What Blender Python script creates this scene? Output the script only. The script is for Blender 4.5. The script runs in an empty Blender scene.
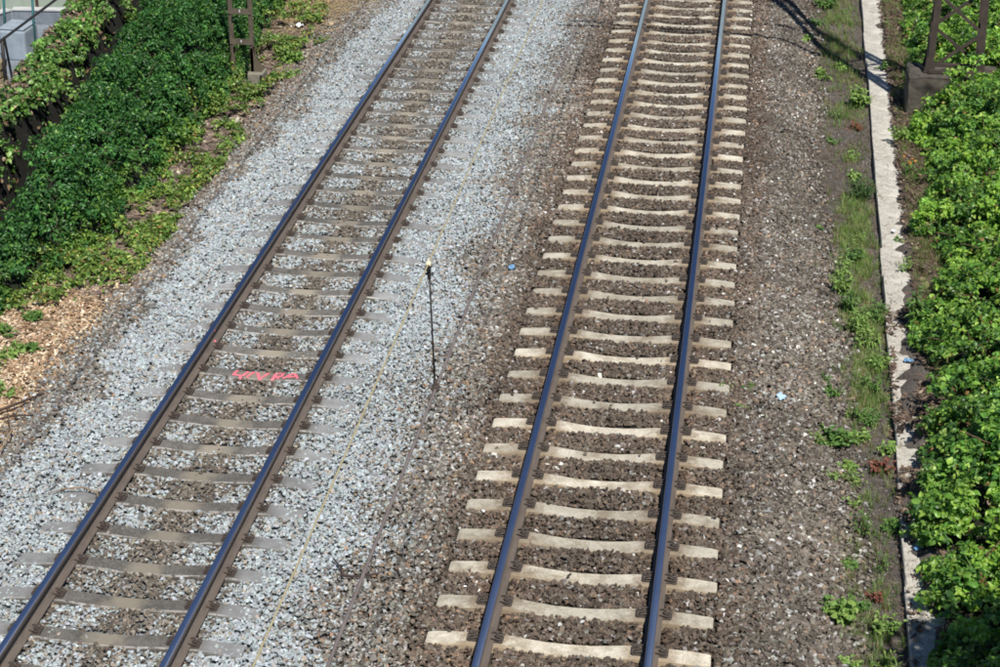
import bpy, bmesh, math, random
import numpy as np
from mathutils import Vector, Matrix
rnd = random.Random(7)
rng = np.random.default_rng(11)
sc = bpy.context.scene
C = sc.collection

# ------------------------------------------------------------------ camera
cam_d = bpy.data.cameras.new('camera'); cam = bpy.data.objects.new('camera', cam_d); C.objects.link(cam)
cam_d.sensor_width = 36.0; cam_d.lens = 66.4; cam_d.clip_end = 3000
F = Vector((-0.12355193, 0.89341996, -0.43189779)); R = Vector((0.99023613, 0.13931373, 0.00490876)); U = Vector((-0.06455488, 0.4270743, 0.9019092))
M = Matrix((R, U, -F)).transposed().to_4x4(); M.translation = Vector((1.2748, -13.8642, 9.8058))
cam.matrix_world = M
sc.camera = cam
# ------------------------------------------------------------------ light
AZ, EL = math.radians(154), math.radians(56)      # azimuth clockwise from +Y
w = bpy.data.worlds.new('World'); sc.world = w; w.use_nodes = True
nt = w.node_tree; bg = nt.nodes['Background']
sky = nt.nodes.new('ShaderNodeTexSky'); sky.sky_type = 'NISHITA'; sky.sun_disc = False
sky.sun_elevation = EL; sky.sun_rotation = AZ; sky.dust_density = 0.0; sky.altitude = 2600; sky.ozone_density = 3.0
nt.links.new(sky.outputs[0], bg.inputs[0]); bg.inputs[1].default_value = 0.072
sd = bpy.data.lights.new('sun', 'SUN'); sun = bpy.data.objects.new('sun', sd); C.objects.link(sun)
sd.energy = 4.8; sd.angle = math.radians(0.5); sd.color = (1.0, 0.95, 0.865)
d = -Vector((math.sin(AZ) * math.cos(EL), math.cos(AZ) * math.cos(EL), math.sin(EL)))
sun.rotation_euler = d.to_track_quat('-Z', 'Y').to_euler()
sc.cycles.filter_width = 1.8
sc.view_settings.view_transform = 'Standard'; sc.view_settings.look = 'None'; sc.view_settings.gamma = 1; sc.view_settings.exposure = 0.2

# ------------------------------------------------------------------ helpers
def tag(o, label=None, cat=None, group=None, kind=None):
    for k, v in (('label', label), ('category', cat), ('group', group), ('kind', kind)):
        if v: o[k] = v
    return o
def empty(name, loc=(0, 0, 0), rz=0):
    o = bpy.data.objects.new(name, None); o.location = loc; o.rotation_euler = (0, 0, rz); o.empty_display_size = .2
    C.objects.link(o); return o
def link(name, me, parent=None, mat=None):
    o = bpy.data.objects.new(name, me); C.objects.link(o)
    if mat and not me.materials: me.materials.append(mat)
    if parent: o.parent = parent
    return o
def bm_obj(name, bm, mat, parent=None, smooth=False):
    me = bpy.data.meshes.new(name); bmesh.ops.recalc_face_normals(bm, faces=bm.faces); bm.to_mesh(me); bm.free()
    if smooth:
        for p in me.polygons: p.use_smooth = True
    return link(name, me, parent, mat)
def box(bm, c, s, rot=None, bev=0):
    r = bmesh.ops.create_cube(bm, size=1)
    vs = r['verts']
    for v in vs: v.co = Vector((v.co.x * s[0], v.co.y * s[1], v.co.z * s[2]))
    if bev:
        es = list({e for v in vs for e in v.link_edges})
        rr = bmesh.ops.bevel(bm, geom=es, offset=bev, segments=2, affect='EDGES', profile=.5)
        vs = list({v for f in rr['faces'] for v in f.verts} | {v for v in vs if v.is_valid})
    m = (rot.to_4x4() if rot else Matrix.Identity(4)); m = Matrix.Translation(Vector(c)) @ m
    for v in vs: v.co = m @ v.co
    return vs
def tube(bm, pts, r, seg=6, caps=True):
    pts = [Vector(p) for p in pts]; rings = []
    for i, p in enumerate(pts):
        t = (pts[min(i + 1, len(pts) - 1)] - pts[max(i - 1, 0)]).normalized()
        a = t.cross(Vector((0, 0, 1)));
        if a.length < 1e-3: a = t.cross(Vector((1, 0, 0)))
        a.normalize(); b = t.cross(a)
        rr = r[i] if isinstance(r, (list, tuple)) else r
        rings.append([bm.verts.new(p + (a * math.cos(k * 2 * math.pi / seg) + b * math.sin(k * 2 * math.pi / seg)) * rr) for k in range(seg)])
    for i in range(len(rings) - 1):
        for k in range(seg):
            bm.faces.new((rings[i][k], rings[i][(k + 1) % seg], rings[i + 1][(k + 1) % seg], rings[i + 1][k]))
    if caps: bm.faces.new(rings[0]); bm.faces.new(rings[-1][::-1])
def bar(bm, a, b, wx, wy, up=(0, 1, 0)):
    a, b = Vector(a), Vector(b); t = (b - a).normalized(); u = Vector(up); s = t.cross(u).normalized(); u = s.cross(t)
    rot = Matrix((s, u, t)).transposed()
    box(bm, (a + b) / 2, (wx, wy, (b - a).length), rot)

# vectorised value noise (python side)
def vnoise(x, y, f, seed=0):
    x = np.asarray(x) * f + seed * 17.3; y = np.asarray(y) * f - seed * 9.1
    xi = np.floor(x).astype(np.int64); yi = np.floor(y).astype(np.int64); fx = x - xi; fy = y - yi
    fx = fx * fx * (3 - 2 * fx); fy = fy * fy * (3 - 2 * fy)
    def h(a, b):
        n = (a * 374761393 + b * 668265263 + seed * 974634777) & 0xffffffff
        n = ((n ^ (n >> 13)) * 1274126177) & 0xffffffff
        return ((n ^ (n >> 16)) & 0xffff) / 65535.0
    return (h(xi, yi) * (1 - fx) + h(xi + 1, yi) * fx) * (1 - fy) + (h(xi, yi + 1) * (1 - fx) + h(xi + 1, yi + 1) * fx) * fy
def fbm(x, y, f, seed=0): return (vnoise(x, y, f, seed) * .5 + vnoise(x, y, f * 2.1, seed + 1) * .3 + vnoise(x, y, f * 4.3, seed + 2) * .2)
def sst(a, b, x): t = np.clip((x - a) / (b - a), 0, 1); return t * t * (3 - 2 * t)

# ------------------------------------------------------------------ materials
def new_mat(name):
    m = bpy.data.materials.new(name); m.use_nodes = True; n = m.node_tree; return m, n, n.nodes['Principled BSDF']
def N(n, t, **k):
    o = n.nodes.new(t)
    for a, b in k.items(): setattr(o, a, b)
    return o
def mixc(n, fac, a, b, mode='MIX'):
    o = N(n, 'ShaderNodeMix', data_type='RGBA', blend_type=mode)
    for s, v in ((o.inputs[0], fac), (o.inputs[6], a), (o.inputs[7], b)):
        if hasattr(v, 'is_linked') or isinstance(v, bpy.types.NodeSocket): n.links.new(v, s)
        else: s.default_value = v if not isinstance(v, tuple) else (*v, 1)
    return o.outputs[2]
def noise(n, scale, detail=4, rough=.6, coord='Object', vec=None):
    t = N(n, 'ShaderNodeTexNoise'); t.inputs['Scale'].default_value = scale; t.inputs['Detail'].default_value = detail; t.inputs['Roughness'].default_value = rough
    if vec is None:
        tc = N(n, 'ShaderNodeTexCoord'); vec = tc.outputs[coord]
    n.links.new(vec, t.inputs['Vector']); return t.outputs[0]
def ramp(n, fac, stops):
    r = N(n, 'ShaderNodeValToRGB'); n.links.new(fac, r.inputs[0]); e = r.color_ramp.elements
    e[0].position, e[0].color = stops[0][0], (*stops[0][1], 1); e[1].position, e[1].color = stops[-1][0], (*stops[-1][1], 1)
    for p, c in stops[1:-1]: k = e.new(p); k.color = (*c, 1)
    return r.outputs[0]
def bump(n, b, h, s, dist=.01):
    o = N(n, 'ShaderNodeBump'); o.inputs['Strength'].default_value = s; o.inputs['Distance'].default_value = dist
    n.links.new(h, o.inputs['Height']); n.links.new(o.outputs[0], b.inputs['Normal'])
def simple(name, c1, c2, scale=8, rough=.8, metal=0, bs=.3, coord='Object'):
    m, n, b = new_mat(name); f = noise(n, scale, 6, .65, coord)
    r = ramp(n, f, [(.3, c1), (.7, c2)]); n.links.new(r, b.inputs['Base Color'])
    b.inputs['Roughness'].default_value = rough; b.inputs['Metallic'].default_value = metal
    bump(n, b, noise(n, scale * 4, 4, .6, coord), bs); return m

def inst_mat(name, rough, trans=0, var=.25, nscale=25, spec=.5):
    """colour comes per piece from the scatter, broken up by fine grain"""
    m, n, b = new_mat(name)
    a = N(n, 'ShaderNodeAttribute', attribute_type='INSTANCER', attribute_name='col')
    f = noise(n, nscale, 3)
    g = ramp(n, f, [(.3, (1 - var,) * 3), (.7, (1 + var,) * 3)])
    col = mixc(n, 1.0, a.outputs['Color'], g, 'MULTIPLY')
    n.links.new(col, b.inputs['Base Color']); b.inputs['Roughness'].default_value = rough
    b.inputs['Specular IOR Level'].default_value = spec
    if trans:
        t = N(n, 'ShaderNodeBsdfTranslucent'); tc = mixc(n, 1.0, col, (1.3, 1.6, .45), 'MULTIPLY'); n.links.new(tc, t.inputs[0])
        mx = N(n, 'ShaderNodeMixShader'); mx.inputs[0].default_value = trans
        n.links.new(b.outputs[0], mx.inputs[1]); n.links.new(t.outputs[0], mx.inputs[2]); n.links.new(mx.outputs[0], n.nodes['Material Output'].inputs[0])
    return m
M_stone = inst_mat('stone', .85, 0, .22, 30, .3)
M_leaf = inst_mat('leaf', .42, .28, .15, 12, .45)
M_litter = inst_mat('litter', .9, 0, .3, 20, .2)

def attr_mat(name, rough, nscale, var, bs):
    m, n, b = new_mat(name)
    a = N(n, 'ShaderNodeAttribute', attribute_name='col')
    g = ramp(n, noise(n, nscale, 8, .75), [(.3, (1 - var,) * 3), (.7, (1 + var,) * 3)])
    col = mixc(n, 1.0, a.outputs['Color'], g, 'MULTIPLY'); n.links.new(col, b.inputs['Base Color'])
    b.inputs['Roughness'].default_value = rough
    bump(n, b, noise(n, nscale * 1.7, 8, .8), bs, .03); return m
M_ground = attr_mat('ground_soil', .95, 14, .55, .9)

# sleepers of the right track: pale concrete, tan dust low on the faces
def sleeper_mat(name, top1, top2, dirt, patch=None, edge=None):
    m, n, b = new_mat(name)
    oi = N(n, 'ShaderNodeObjectInfo'); tc = N(n, 'ShaderNodeTexCoord')
    off = N(n, 'ShaderNodeVectorMath', operation='MULTIPLY_ADD'); comb = N(n, 'ShaderNodeCombineXYZ')
    n.links.new(oi.outputs['Random'], comb.inputs[0]); n.links.new(oi.outputs['Random'], comb.inputs[1])
    n.links.new(comb.outputs[0], off.inputs[0]); off.inputs[1].default_value = (37, 91, 5); n.links.new(tc.outputs['Object'], off.inputs[2])
    v = off.outputs[0]
    f = noise(n, 5, 8, .7, vec=v)
    col = ramp(n, f, [(.28, top1), (.7, top2)])
    sp = ramp(n, noise(n, 38, 5, .8, vec=v), [(.35, (1.12, 1.12, 1.12)), (.52, (1, 1, 1)), (.68, (.66, .63, .58))])
    col = mixc(n, 1.0, col, sp, 'MULTIPLY')
    sep = N(n, 'ShaderNodeSeparateXYZ'); n.links.new(tc.outputs['Object'], sep.inputs[0])
    if patch: col = mixc(n, 1.0, col, ramp(n, noise(n, 55, 4, .8, vec=v), [(.35, (.68, .67, .66)), (.5, (1, 1, 1)), (.66, (1.55, 1.55, 1.55))]), 'MULTIPLY')
    if patch:   # scuffed paler band across the middle
        ab = N(n, 'ShaderNodeMath', operation='ABSOLUTE'); n.links.new(sep.outputs[0], ab.inputs[0])
        ad = N(n, 'ShaderNodeMath', operation='MULTIPLY_ADD'); n.links.new(noise(n, 6, 3, .6, vec=v), ad.inputs[0]); ad.inputs[1].default_value = .35; n.links.new(ab.outputs[0], ad.inputs[2])
        mr = N(n, 'ShaderNodeMapRange'); n.links.new(ad.outputs[0], mr.inputs[0]); mr.inputs[1].default_value = .26; mr.inputs[2].default_value = .42; mr.inputs[3].default_value = .8; mr.inputs[4].default_value = 0
        col = mixc(n, mr.outputs[0], col, patch)
    if not patch:
        ab3 = N(n, 'ShaderNodeMath', operation='ABSOLUTE'); n.links.new(sep.outputs[0], ab3.inputs[0]); su = N(n, 'ShaderNodeMath', operation='SUBTRACT'); n.links.new(ab3.outputs[0], su.inputs[0]); su.inputs[1].default_value = .75
        ab4 = N(n, 'ShaderNodeMath', operation='ABSOLUTE'); n.links.new(su.outputs[0], ab4.inputs[0]); ad2 = N(n, 'ShaderNodeMath', operation='MULTIPLY_ADD'); n.links.new(noise(n, 11, 5, .75, vec=v), ad2.inputs[0]); ad2.inputs[1].default_value = -.45; n.links.new(ab4.outputs[0], ad2.inputs[2])
        mr7 = N(n, 'ShaderNodeMapRange'); n.links.new(ad2.outputs[0], mr7.inputs[0]); mr7.inputs[1].default_value = -.06; mr7.inputs[2].default_value = .06; mr7.inputs[3].default_value = .75; mr7.inputs[4].default_value = 0
        col = mixc(n, mr7.outputs[0], col, (.27, .205, .14))
        gr = ramp(n, noise(n, 2.3, 6, .8, vec=v), [(.44, (1, 1, 1)), (.66, (.55, .50, .43))]); col = mixc(n, 1.0, col, gr, 'MULTIPLY')
    if edge:    # chipped arris along the front edge
        mr3 = N(n, 'ShaderNodeMapRange'); n.links.new(sep.outputs[1], mr3.inputs[0]); mr3.inputs[1].default_value = -.079; mr3.inputs[2].default_value = -.084; mr3.inputs[3].default_value = 0; mr3.inputs[4].default_value = 1
        lt = N(n, 'ShaderNodeMath', operation='GREATER_THAN'); n.links.new(sep.outputs[1], lt.inputs[0]); lt.inputs[1].default_value = -.100; m0 = N(n, 'ShaderNodeMath', operation='MULTIPLY'); n.links.new(mr3.outputs[0], m0.inputs[0]); n.links.new(lt.outputs[0], m0.inputs[1])
        mr4 = N(n, 'ShaderNodeMapRange'); n.links.new(noise(n, 22, 3, .7, vec=v), mr4.inputs[0]); mr4.inputs[1].default_value = .42; mr4.inputs[2].default_value = .5
        mm = N(n, 'ShaderNodeMath', operation='MULTIPLY'); n.links.new(m0.outputs[0], mm.inputs[0]); n.links.new(mr4.outputs[0], mm.inputs[1])
        col = mixc(n, mm.outputs[0], col, edge)
        ab2 = N(n, 'ShaderNodeMath', operation='ABSOLUTE'); n.links.new(sep.outputs[0], ab2.inputs[0])
        mr6 = N(n, 'ShaderNodeMapRange'); n.links.new(ab2.outputs[0], mr6.inputs[0]); mr6.inputs[1].default_value = .86; mr6.inputs[2].default_value = 1.0; mr6.inputs[3].default_value = 0; mr6.inputs[4].default_value = .8
        col = mixc(n, mr6.outputs[0], col, ramp(n, f, [(.3, (.24, .245, .25)), (.7, (.40, .41, .42))]))
    # side faces: dirt by normal
    ge = N(n, 'ShaderNodeNewGeometry'); s2 = N(n, 'ShaderNodeSeparateXYZ'); n.links.new(ge.outputs['True Normal'], s2.inputs[0])
    mr2 = N(n, 'ShaderNodeMapRange'); n.links.new(s2.outputs[2], mr2.inputs[0]); mr2.inputs[1].default_value = .9; mr2.inputs[2].default_value = .6; mr2.inputs[3].default_value = 0; mr2.inputs[4].default_value = .85
    col = mixc(n, mr2.outputs[0], col, dirt)
    # each sleeper slightly different
    mr5 = N(n, 'ShaderNodeMapRange'); n.links.new(oi.outputs['Random'], mr5.inputs[0]); mr5.inputs[3].default_value = .70; mr5.inputs[4].default_value = 1.08
    cc = N(n, 'ShaderNodeCombineColor');
    for i in range(3): n.links.new(mr5.outputs[0], cc.inputs[i])
    col = mixc(n, 1.0, col, cc.outputs[0], 'MULTIPLY')
    n.links.new(col, b.inputs['Base Color']); b.inputs['Roughness'].default_value = .88
    bump(n, b, noise(n, 70, 5, .7, vec=v), .35, .006); return m
M_slpB = sleeper_mat('pale_concrete', (.46, .425, .35), (.71, .665, .56), (.28, .215, .14))
M_slpA = sleeper_mat('dirty_concrete', (.08, .075, .068), (.205, .195, .178), (.08, .07, .056), patch=(.34, .30, .235), edge=(.55, .53, .5))

def rail_mat(top_only):
    if top_only:
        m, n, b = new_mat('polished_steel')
        r = ramp(n, noise(n, 3, 6, .6), [(.3, (.60, .67, .80)), (.7, (.72, .78, .90))]); n.links.new(r, b.inputs['Base Color'])  # blue of the reflected sky is also tinted into the steel colour
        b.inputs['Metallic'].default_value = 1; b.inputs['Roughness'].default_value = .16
        return m
    m, n, b = new_mat('rusty_steel')
    mp = N(n, 'ShaderNodeMapping'); mp.inputs['Scale'].default_value = (1, .25, 1); tc = N(n, 'ShaderNodeTexCoord'); n.links.new(tc.outputs['Object'], mp.inputs[0])
    r = ramp(n, noise(n, 14, 8, .75, vec=mp.outputs[0]), [(.3, (.085, .066, .055)), (.7, (.155, .128, .108))]); n.links.new(r, b.inputs['Base Color'])
    b.inputs['Roughness'].default_value = .75; bump(n, b, noise(n, 90, 4), .3, .004); return m
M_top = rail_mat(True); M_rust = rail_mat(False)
M_fast = simple('dark_rust', (.036, .029, .025), (.115, .092, .077), 30, .7, .0, .4)
M_fastA = simple('brown_rust', (.035, .026, .022), (.10, .075, .062), 30, .8, 0, .4)
def kerb_mat():
    m, n, b = new_mat('kerb_concrete'); c = ramp(n, noise(n, 3.5, 8, .75, 'Object'), [(.3, (.38, .36, .315)), (.62, (.60, .575, .52))])
    wv = noise(n, 2.2, 6, .8); cr = ramp(n, wv, [(.488, (1, 1, 1)), (.498, (.4, .36, .32)), (.502, (.4, .36, .32)), (.512, (1, 1, 1))])
    c = mixc(n, 1.0, c, cr, 'MULTIPLY'); st = ramp(n, noise(n, 9, 6, .8), [(.54, (1, 1, 1)), (.66, (.42, .38, .33))]); c = mixc(n, 1.0, c, st, 'MULTIPLY')
    n.links.new(c, b.inputs['Base Color']); b.inputs['Roughness'].default_value = .92; bump(n, b, noise(n, 25, 6, .8), .6, .012); return m
M_kerb = kerb_mat()
M_block = simple('old_concrete', (.022, .020, .016), (.12, .105, .085), 4, .95, 0, .8)
M_block2 = simple('grey_concrete', (.16, .15, .12), (.27, .25, .2), 7, .95, 0, .5)
M_mast = simple('mast_steel', (.042, .031, .026), (.085, .063, .052), 6, .7, .1, .2)
M_mast2 = simple('weathered_steel', (.085, .068, .048), (.16, .13, .095), 6, .75, .1, .2)
M_dark = simple('black_iron', (.012, .011, .011), (.03, .026, .025), 10, .6, 0, .1)
M_core = simple('thicket_inside_shade', (.008, .009, .005), (.022, .022, .011), 12, 1, 0, .8)  # near-black: shade between the leaves is put into this colour
M_hedge_shade = simple('hedge_inside_shade', (.004, .004, .003), (.011, .010, .007), 12, 1, 0, .8)  # darker still, the black shade of the hedge gap painted in
M_cable = simple('cable_sheath', (.13, .105, .10), (.2, .17, .16), 10, .8, 0, .1)
M_string = simple('aged_bronze', (.33, .28, .16), (.44, .38, .23), 30, .8, 0, .1)
M_bluebox = simple('blue_grey_plaster', (.22, .27, .33), (.34, .40, .45), 4, .8, 0, .2)
M_bluewall = simple('slate_blue_concrete', (.13, .155, .19), (.24, .27, .31), 5, .9, 0, .4)
M_wallcap = simple('pale_cap', (.40, .41, .42), (.55, .56, .56), 8, .9, 0, .2)
M_greenwall = simple('pale_green_panel', (.30, .36, .29), (.40, .46, .38), 3, .8, 0, .1)
M_brown = simple('dark_brown_timber', (.035, .022, .018), (.08, .05, .04), 7, .85, 0, .4)
M_teal = simple('teal_paint', (.06, .22, .22), (.11, .31, .30), 12, .6, 0, .1)
M_timber = simple('yellowed_timber', (.18, .14, .08), (.32, .26, .16), 9, .9, 0, .4)
M_stick = simple('dry_wood', (.16, .11, .07), (.34, .26, .18), 14, .95, 0, .3)
M_pink = simple('pink_spray_paint', (.62, .13, .17), (.85, .23, .29), 60, .9, 0, .3)
M_blueplastic = simple('blue_plastic', (.09, .22, .42), (.22, .4, .58), 20, .4, 0, .1)
M_paleplastic = simple('pale_blue_plastic', (.35, .52, .66), (.5, .66, .78), 20, .4, 0, .1)
M_white = simple('white_plastic', (.7, .72, .74), (.8, .82, .84), 20, .5, 0, .1)
M_cream = simple('cream_cap', (.7, .62, .4), (.8, .72, .5), 20, .5, 0, .1)

# ------------------------------------------------------------------ terrain
XA, XB = -4.21, 0.0
def kerb_x(y): return 3.17 + .0155 * (np.asarray(y) - 2.4)
def ground_h(x, y):
    x = np.asarray(x, float); y = np.asarray(y, float)
    h = np.full(x.shape, -.07)
    h = h + (-.33) * sst(1.75, 2.7, x)                       # right shoulder
    h = h + (-.17) * sst(-6.15, -6.8, x) * (x < -5)          # left shoulder
    s = x + .12 * (y - 10)
    h = h - .3 * sst(-8.3, -9.0, s) - .5 * np.exp(-((s + 8.95) / .3) ** 2)                          # ditch beside the hedge
    kc = x - (3.17 + .0155 * (y - 2.4))                        # soil washed over the kerb in places
    nb = fbm(x, y, 3.0, 6) - .5
    cover = np.exp(-((y - 3.75 + nb) / .45) ** 2) + .9 * np.exp(-((y - 8.25 + nb * .6) / .16) ** 2) + .9 * np.exp(-((y - 5.7 + nb) / .3) ** 2) + .7 * np.exp(-((y - 4.75 + nb) / .2) ** 2) + .5 * np.exp(-((y - 9.6 + nb) / .12) ** 2) + .55 * sst(.9, .2, y) + .6 * np.exp(-((y - 6.5 + nb) / .14) ** 2)
    h = h + .17 * np.clip(cover + .5 * nb, 0, 1.1) * sst(-.2, .05, kc) + .17 * sst(.25, .40, kc + nb * .4 + .15 * sst(10.5, 7, y)) 
    h = h + .045 * (fbm(x, y, 2.2, 5) - .5) * (1 + sst(2.4, 3, x))
    return h
def gcol(x, y):
    """colour of the soil, with shade put in at the hedge gap"""
    x = np.asarray(x, float); y = np.asarray(y, float)
    n1 = fbm(x, y, 1.3, 9)[:, None]; n2 = fbm(x, y, 5, 12)[:, None]
    c = np.array([.085, .072, .058]) * np.ones((len(x), 3))
    def mixin(c, col, m): return c * (1 - m[:, None]) + np.array(col) * m[:, None]
    c = mixin(c, (.055, .045, .035), (np.abs(x - XB) < 1.9) * 1.0)                   # dark under right track
    c = mixin(c, (.23, .245, .25), (x < -2.4) * (x > -6.1) * 1.0)
    c = mixin(c, (.115, .10, .088), sst(2.35, 2.65, x))                             # grey fines by kerb
    c = mixin(c, (.10, .075, .05), sst(3.6, 3.9, x))
    c = mixin(c, (.13, .098, .075), sst(-6.3, -6.7, x))                             # left dead ground
    c = mixin(c, (.22, .15, .085), sst(-6.3, -6.7, x) * sst(8.8, 8.0, y + x * .1))    # mulch
    c = mixin(c, (.02, .015, .010), sst(-8.3, -8.9, x + .12 * (y - 10)))  # shade of the gap beside the hedge, painted into the ground colour
    far = sst(30, 60, np.hypot(x, y - 10))
    c = mixin(c, (.07, .10, .035), far)
    return c * (.7 + .6 * n1) * (.75 + .5 * n2)

def sheet():
    def axis(a, b, st): return np.arange(a, b + 1e-6, st)
    xs = np.concatenate([[-900, -400, -180, -80, -40, -25], axis(-17, 9, .13), [14, 25, 60, 150, 400, 900]])
    ys = np.concatenate([[-600, -250, -100, -40, -15, -8], axis(-4, 28, .16), [33, 45, 70, 150, 400, 1200]])
    X, Y = np.meshgrid(xs, ys); x = X.ravel(); y = Y.ravel(); z = ground_h(x, y)
    nx, ny = len(xs), len(ys); i = np.arange(nx * ny).reshape(ny, nx)
    f = np.stack([i[:-1, :-1], i[:-1, 1:], i[1:, 1:], i[1:, :-1]], -1).reshape(-1, 4)
    me = bpy.data.meshes.new('ground'); me.from_pydata(np.stack([x, y, z], 1).tolist(), [], f.tolist())
    a = me.attributes.new('col', 'FLOAT_COLOR', 'POINT'); c = gcol(x, y); a.data.foreach_set('color', np.concatenate([c, np.ones((len(c), 1))], 1).astype(np.float32).ravel())
    for p in me.polygons: p.use_smooth = True
    o = link('ground', me, None, M_ground); tag(o, kind='structure'); return o
sheet()

# ------------------------------------------------------------------ scatter: one 'stuff' object whose pieces are drawn by geometry nodes
def proto_stone(k):
    r = random.Random(100 + k); bm = bmesh.new()
    sx, sy, sz = 1, r.uniform(.65, .95), r.uniform(.5, .75)
    for i in range(9):
        v = Vector((r.gauss(0, 1), r.gauss(0, 1), r.gauss(0, 1))).normalized() * r.uniform(.42, .55)
        bm.verts.new((v.x * sx, v.y * sy, v.z * sz))
    res = bmesh.ops.convex_hull(bm, input=bm.verts)
    bmesh.ops.delete(bm, geom=[g for g in res['geom_interior'] if isinstance(g, bmesh.types.BMVert)], context='VERTS')
    bmesh.ops.recalc_face_normals(bm, faces=bm.faces)
    bm.verts.index_update(); out = ([v.co[:] for v in bm.verts], [[v.index for v in f.verts] for f in bm.faces]); bm.free(); return out
def proto_leaf(wd=.62, n=4, curl=.18, fold=.12, off=(0, 0, 0), ang=0, L=1.0):
    vs, fs = [], []
    for i in range(n + 1):
        t = i / n; wv = wd * .5 * math.sin(math.pi * min(1, t ** .75 + .0001)) * L
        z = -curl * (t - .35) ** 2 * L * 2
        for sgn in (-1, 0, 1):
            x, y = t * L, sgn * wv
            ca, sa = math.cos(ang), math.sin(ang)
            vs.append((x * ca - y * sa + off[0], x * sa + y * ca + off[1], z + fold * abs(sgn) * wv / (wd * .5 + 1e-6) + off[2]))
    for i in range(n):
        for j in (0, 1): a = i * 3 + j; fs.append([a, a + 3, a + 4, a + 1])
    return vs, fs
def proto_join(ps):
    V, Fc = [], []
    for v, f in ps: o = len(V); V += v; Fc += [[i + o for i in q] for q in f]
    return V, Fc
def proto_trifoliate(): return proto_join([proto_leaf(.7, 3, .2, .1, (.32, 0, 0), 0, .68), proto_leaf(.66, 3, .2, .1, (.26, .04, 0), 1.15, .52), proto_leaf(.66, 3, .2, .1, (.26, -.04, 0), -1.15, .52),
                                       ([(0, -.012, 0), (0, .012, 0), (.34, .012, 0), (.34, -.012, 0)], [[0, 1, 2, 3]])])
def proto_blade(k):
    r = random.Random(k); ps = []
    for i in range(9):
        a = r.uniform(0, 6.28); L = r.uniform(.5, 1); lean = r.uniform(.1, .7); wv = .022
        b = (r.uniform(-.15, .15), r.uniform(-.15, .15)); vs = []
        for j in range(4):
            t = j / 3; rad = lean * t * t * L; z = L * t * (1 - .25 * lean * t); ww = wv * (1 - t * .85)
            cx, cy = b[0] + math.cos(a) * rad, b[1] + math.sin(a) * rad
            vs += [(cx - math.sin(a) * ww, cy + math.cos(a) * ww, z), (cx + math.sin(a) * ww, cy - math.cos(a) * ww, z)]
        ps.append((vs, [[0, 1, 3, 2], [2, 3, 5, 4], [4, 5, 7, 6]]))
    return proto_join(ps)
def proto_chip(k):
    r = random.Random(k + 50); w_ = r.uniform(.25, .6); b = r.uniform(-.12, .12); h = r.uniform(.04, .1)
    V = [(-.5, -w_ / 2, 0), (0, -w_ / 2 * r.uniform(.8, 1.2), b), (.5, -w_ / 3, 0), (.5, w_ / 3, h * .3), (0, w_ / 2, b + h * .2), (-.5, w_ / 2 * r.uniform(.5, 1), 0)]
    n = len(V); V += [(x, y, z - h) for x, y, z in V]
    Fc = [[0, 1, 4, 5], [1, 2, 3, 4], [5 + n, 4 + n, 1 + n, 0 + n], [4 + n, 3 + n, 2 + n, 1 + n]] + [[(i + 1) % n, i, i + n, (i + 1) % n + n] for i in range(n)]
    return V, Fc
def proto_twig(k):
    r = random.Random(k + 90); bm = bmesh.new()
    tube(bm, [(-.5, 0, 0), (-.15, r.uniform(-.08, .08), r.uniform(0, .05)), (.2, r.uniform(-.1, .1), r.uniform(0, .06)), (.5, r.uniform(-.1, .1), 0)], [.014, .013, .011, .006], 4)
    if k % 2: tube(bm, [(.1, 0, .01), (.3, .12, .05), (.42, .2, .04)], [.01, .008, .004], 3)
    bm.verts.index_update(); out = ([v.co[:] for v in bm.verts], [[v.index for v in f.verts] for f in bm.faces]); bm.free(); return out
def proto_floret():
    vs, fs = [], []
    for k in range(5):
        a = k * 1.2566; o = len(vs)
        vs += [(0, 0, 0), (math.cos(a - .35) * .8, math.sin(a - .35) * .8, .15), (math.cos(a) * 1, math.sin(a) * 1, .12), (math.cos(a + .35) * .8, math.sin(a + .35) * .8, .15)]
        fs.append([o, o + 1, o + 2, o + 3])
    return vs, fs
P_STONE = [proto_stone(k) for k in range(10)]
P_BROAD = [proto_leaf(.62, 4, .25, .1), proto_leaf(.5, 4, .4, .14), proto_leaf(.75, 4, .1, .05)]
P_TRI = [proto_trifoliate(), proto_leaf(.7, 4, .2, .1), proto_leaf(.55, 4, .35, .14)]
P_NET = [proto_leaf(.48, 4, .45, .16), proto_leaf(.4, 4, .55, .18), proto_leaf(.55, 4, .3, .12)]
P_LANCE = [proto_leaf(.25, 4, .4, .05), proto_leaf(.32, 4, .2, .06)]
P_GRASS = [proto_blade(k) for k in range(4)]
P_CHIP = [proto_chip(k) for k in range(5)]
P_TWIG = [proto_twig(k) for k in range(4)]

def euler_from(nrm, spin):
    """euler angles of frames whose z axis is nrm, spun about it"""
    nrm = nrm / np.linalg.norm(nrm, axis=1)[:, None]
    h = np.where(np.abs(nrm[:, 2:3]) > .95, np.array([[1., 0, 0]]), np.array([[0., 0, 1]]))
    x = np.cross(h, nrm); x /= np.linalg.norm(x, axis=1)[:, None]; y = np.cross(nrm, x)
    c, s = np.cos(spin)[:, None], np.sin(spin)[:, None]
    X = x * c + y * s; Y = np.cross(nrm, X)
    return np.stack([np.arctan2(Y[:, 2], nrm[:, 2]), -np.arcsin(np.clip(X[:, 2], -1, 1)), np.arctan2(X[:, 1], X[:, 0])], 1)

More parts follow.
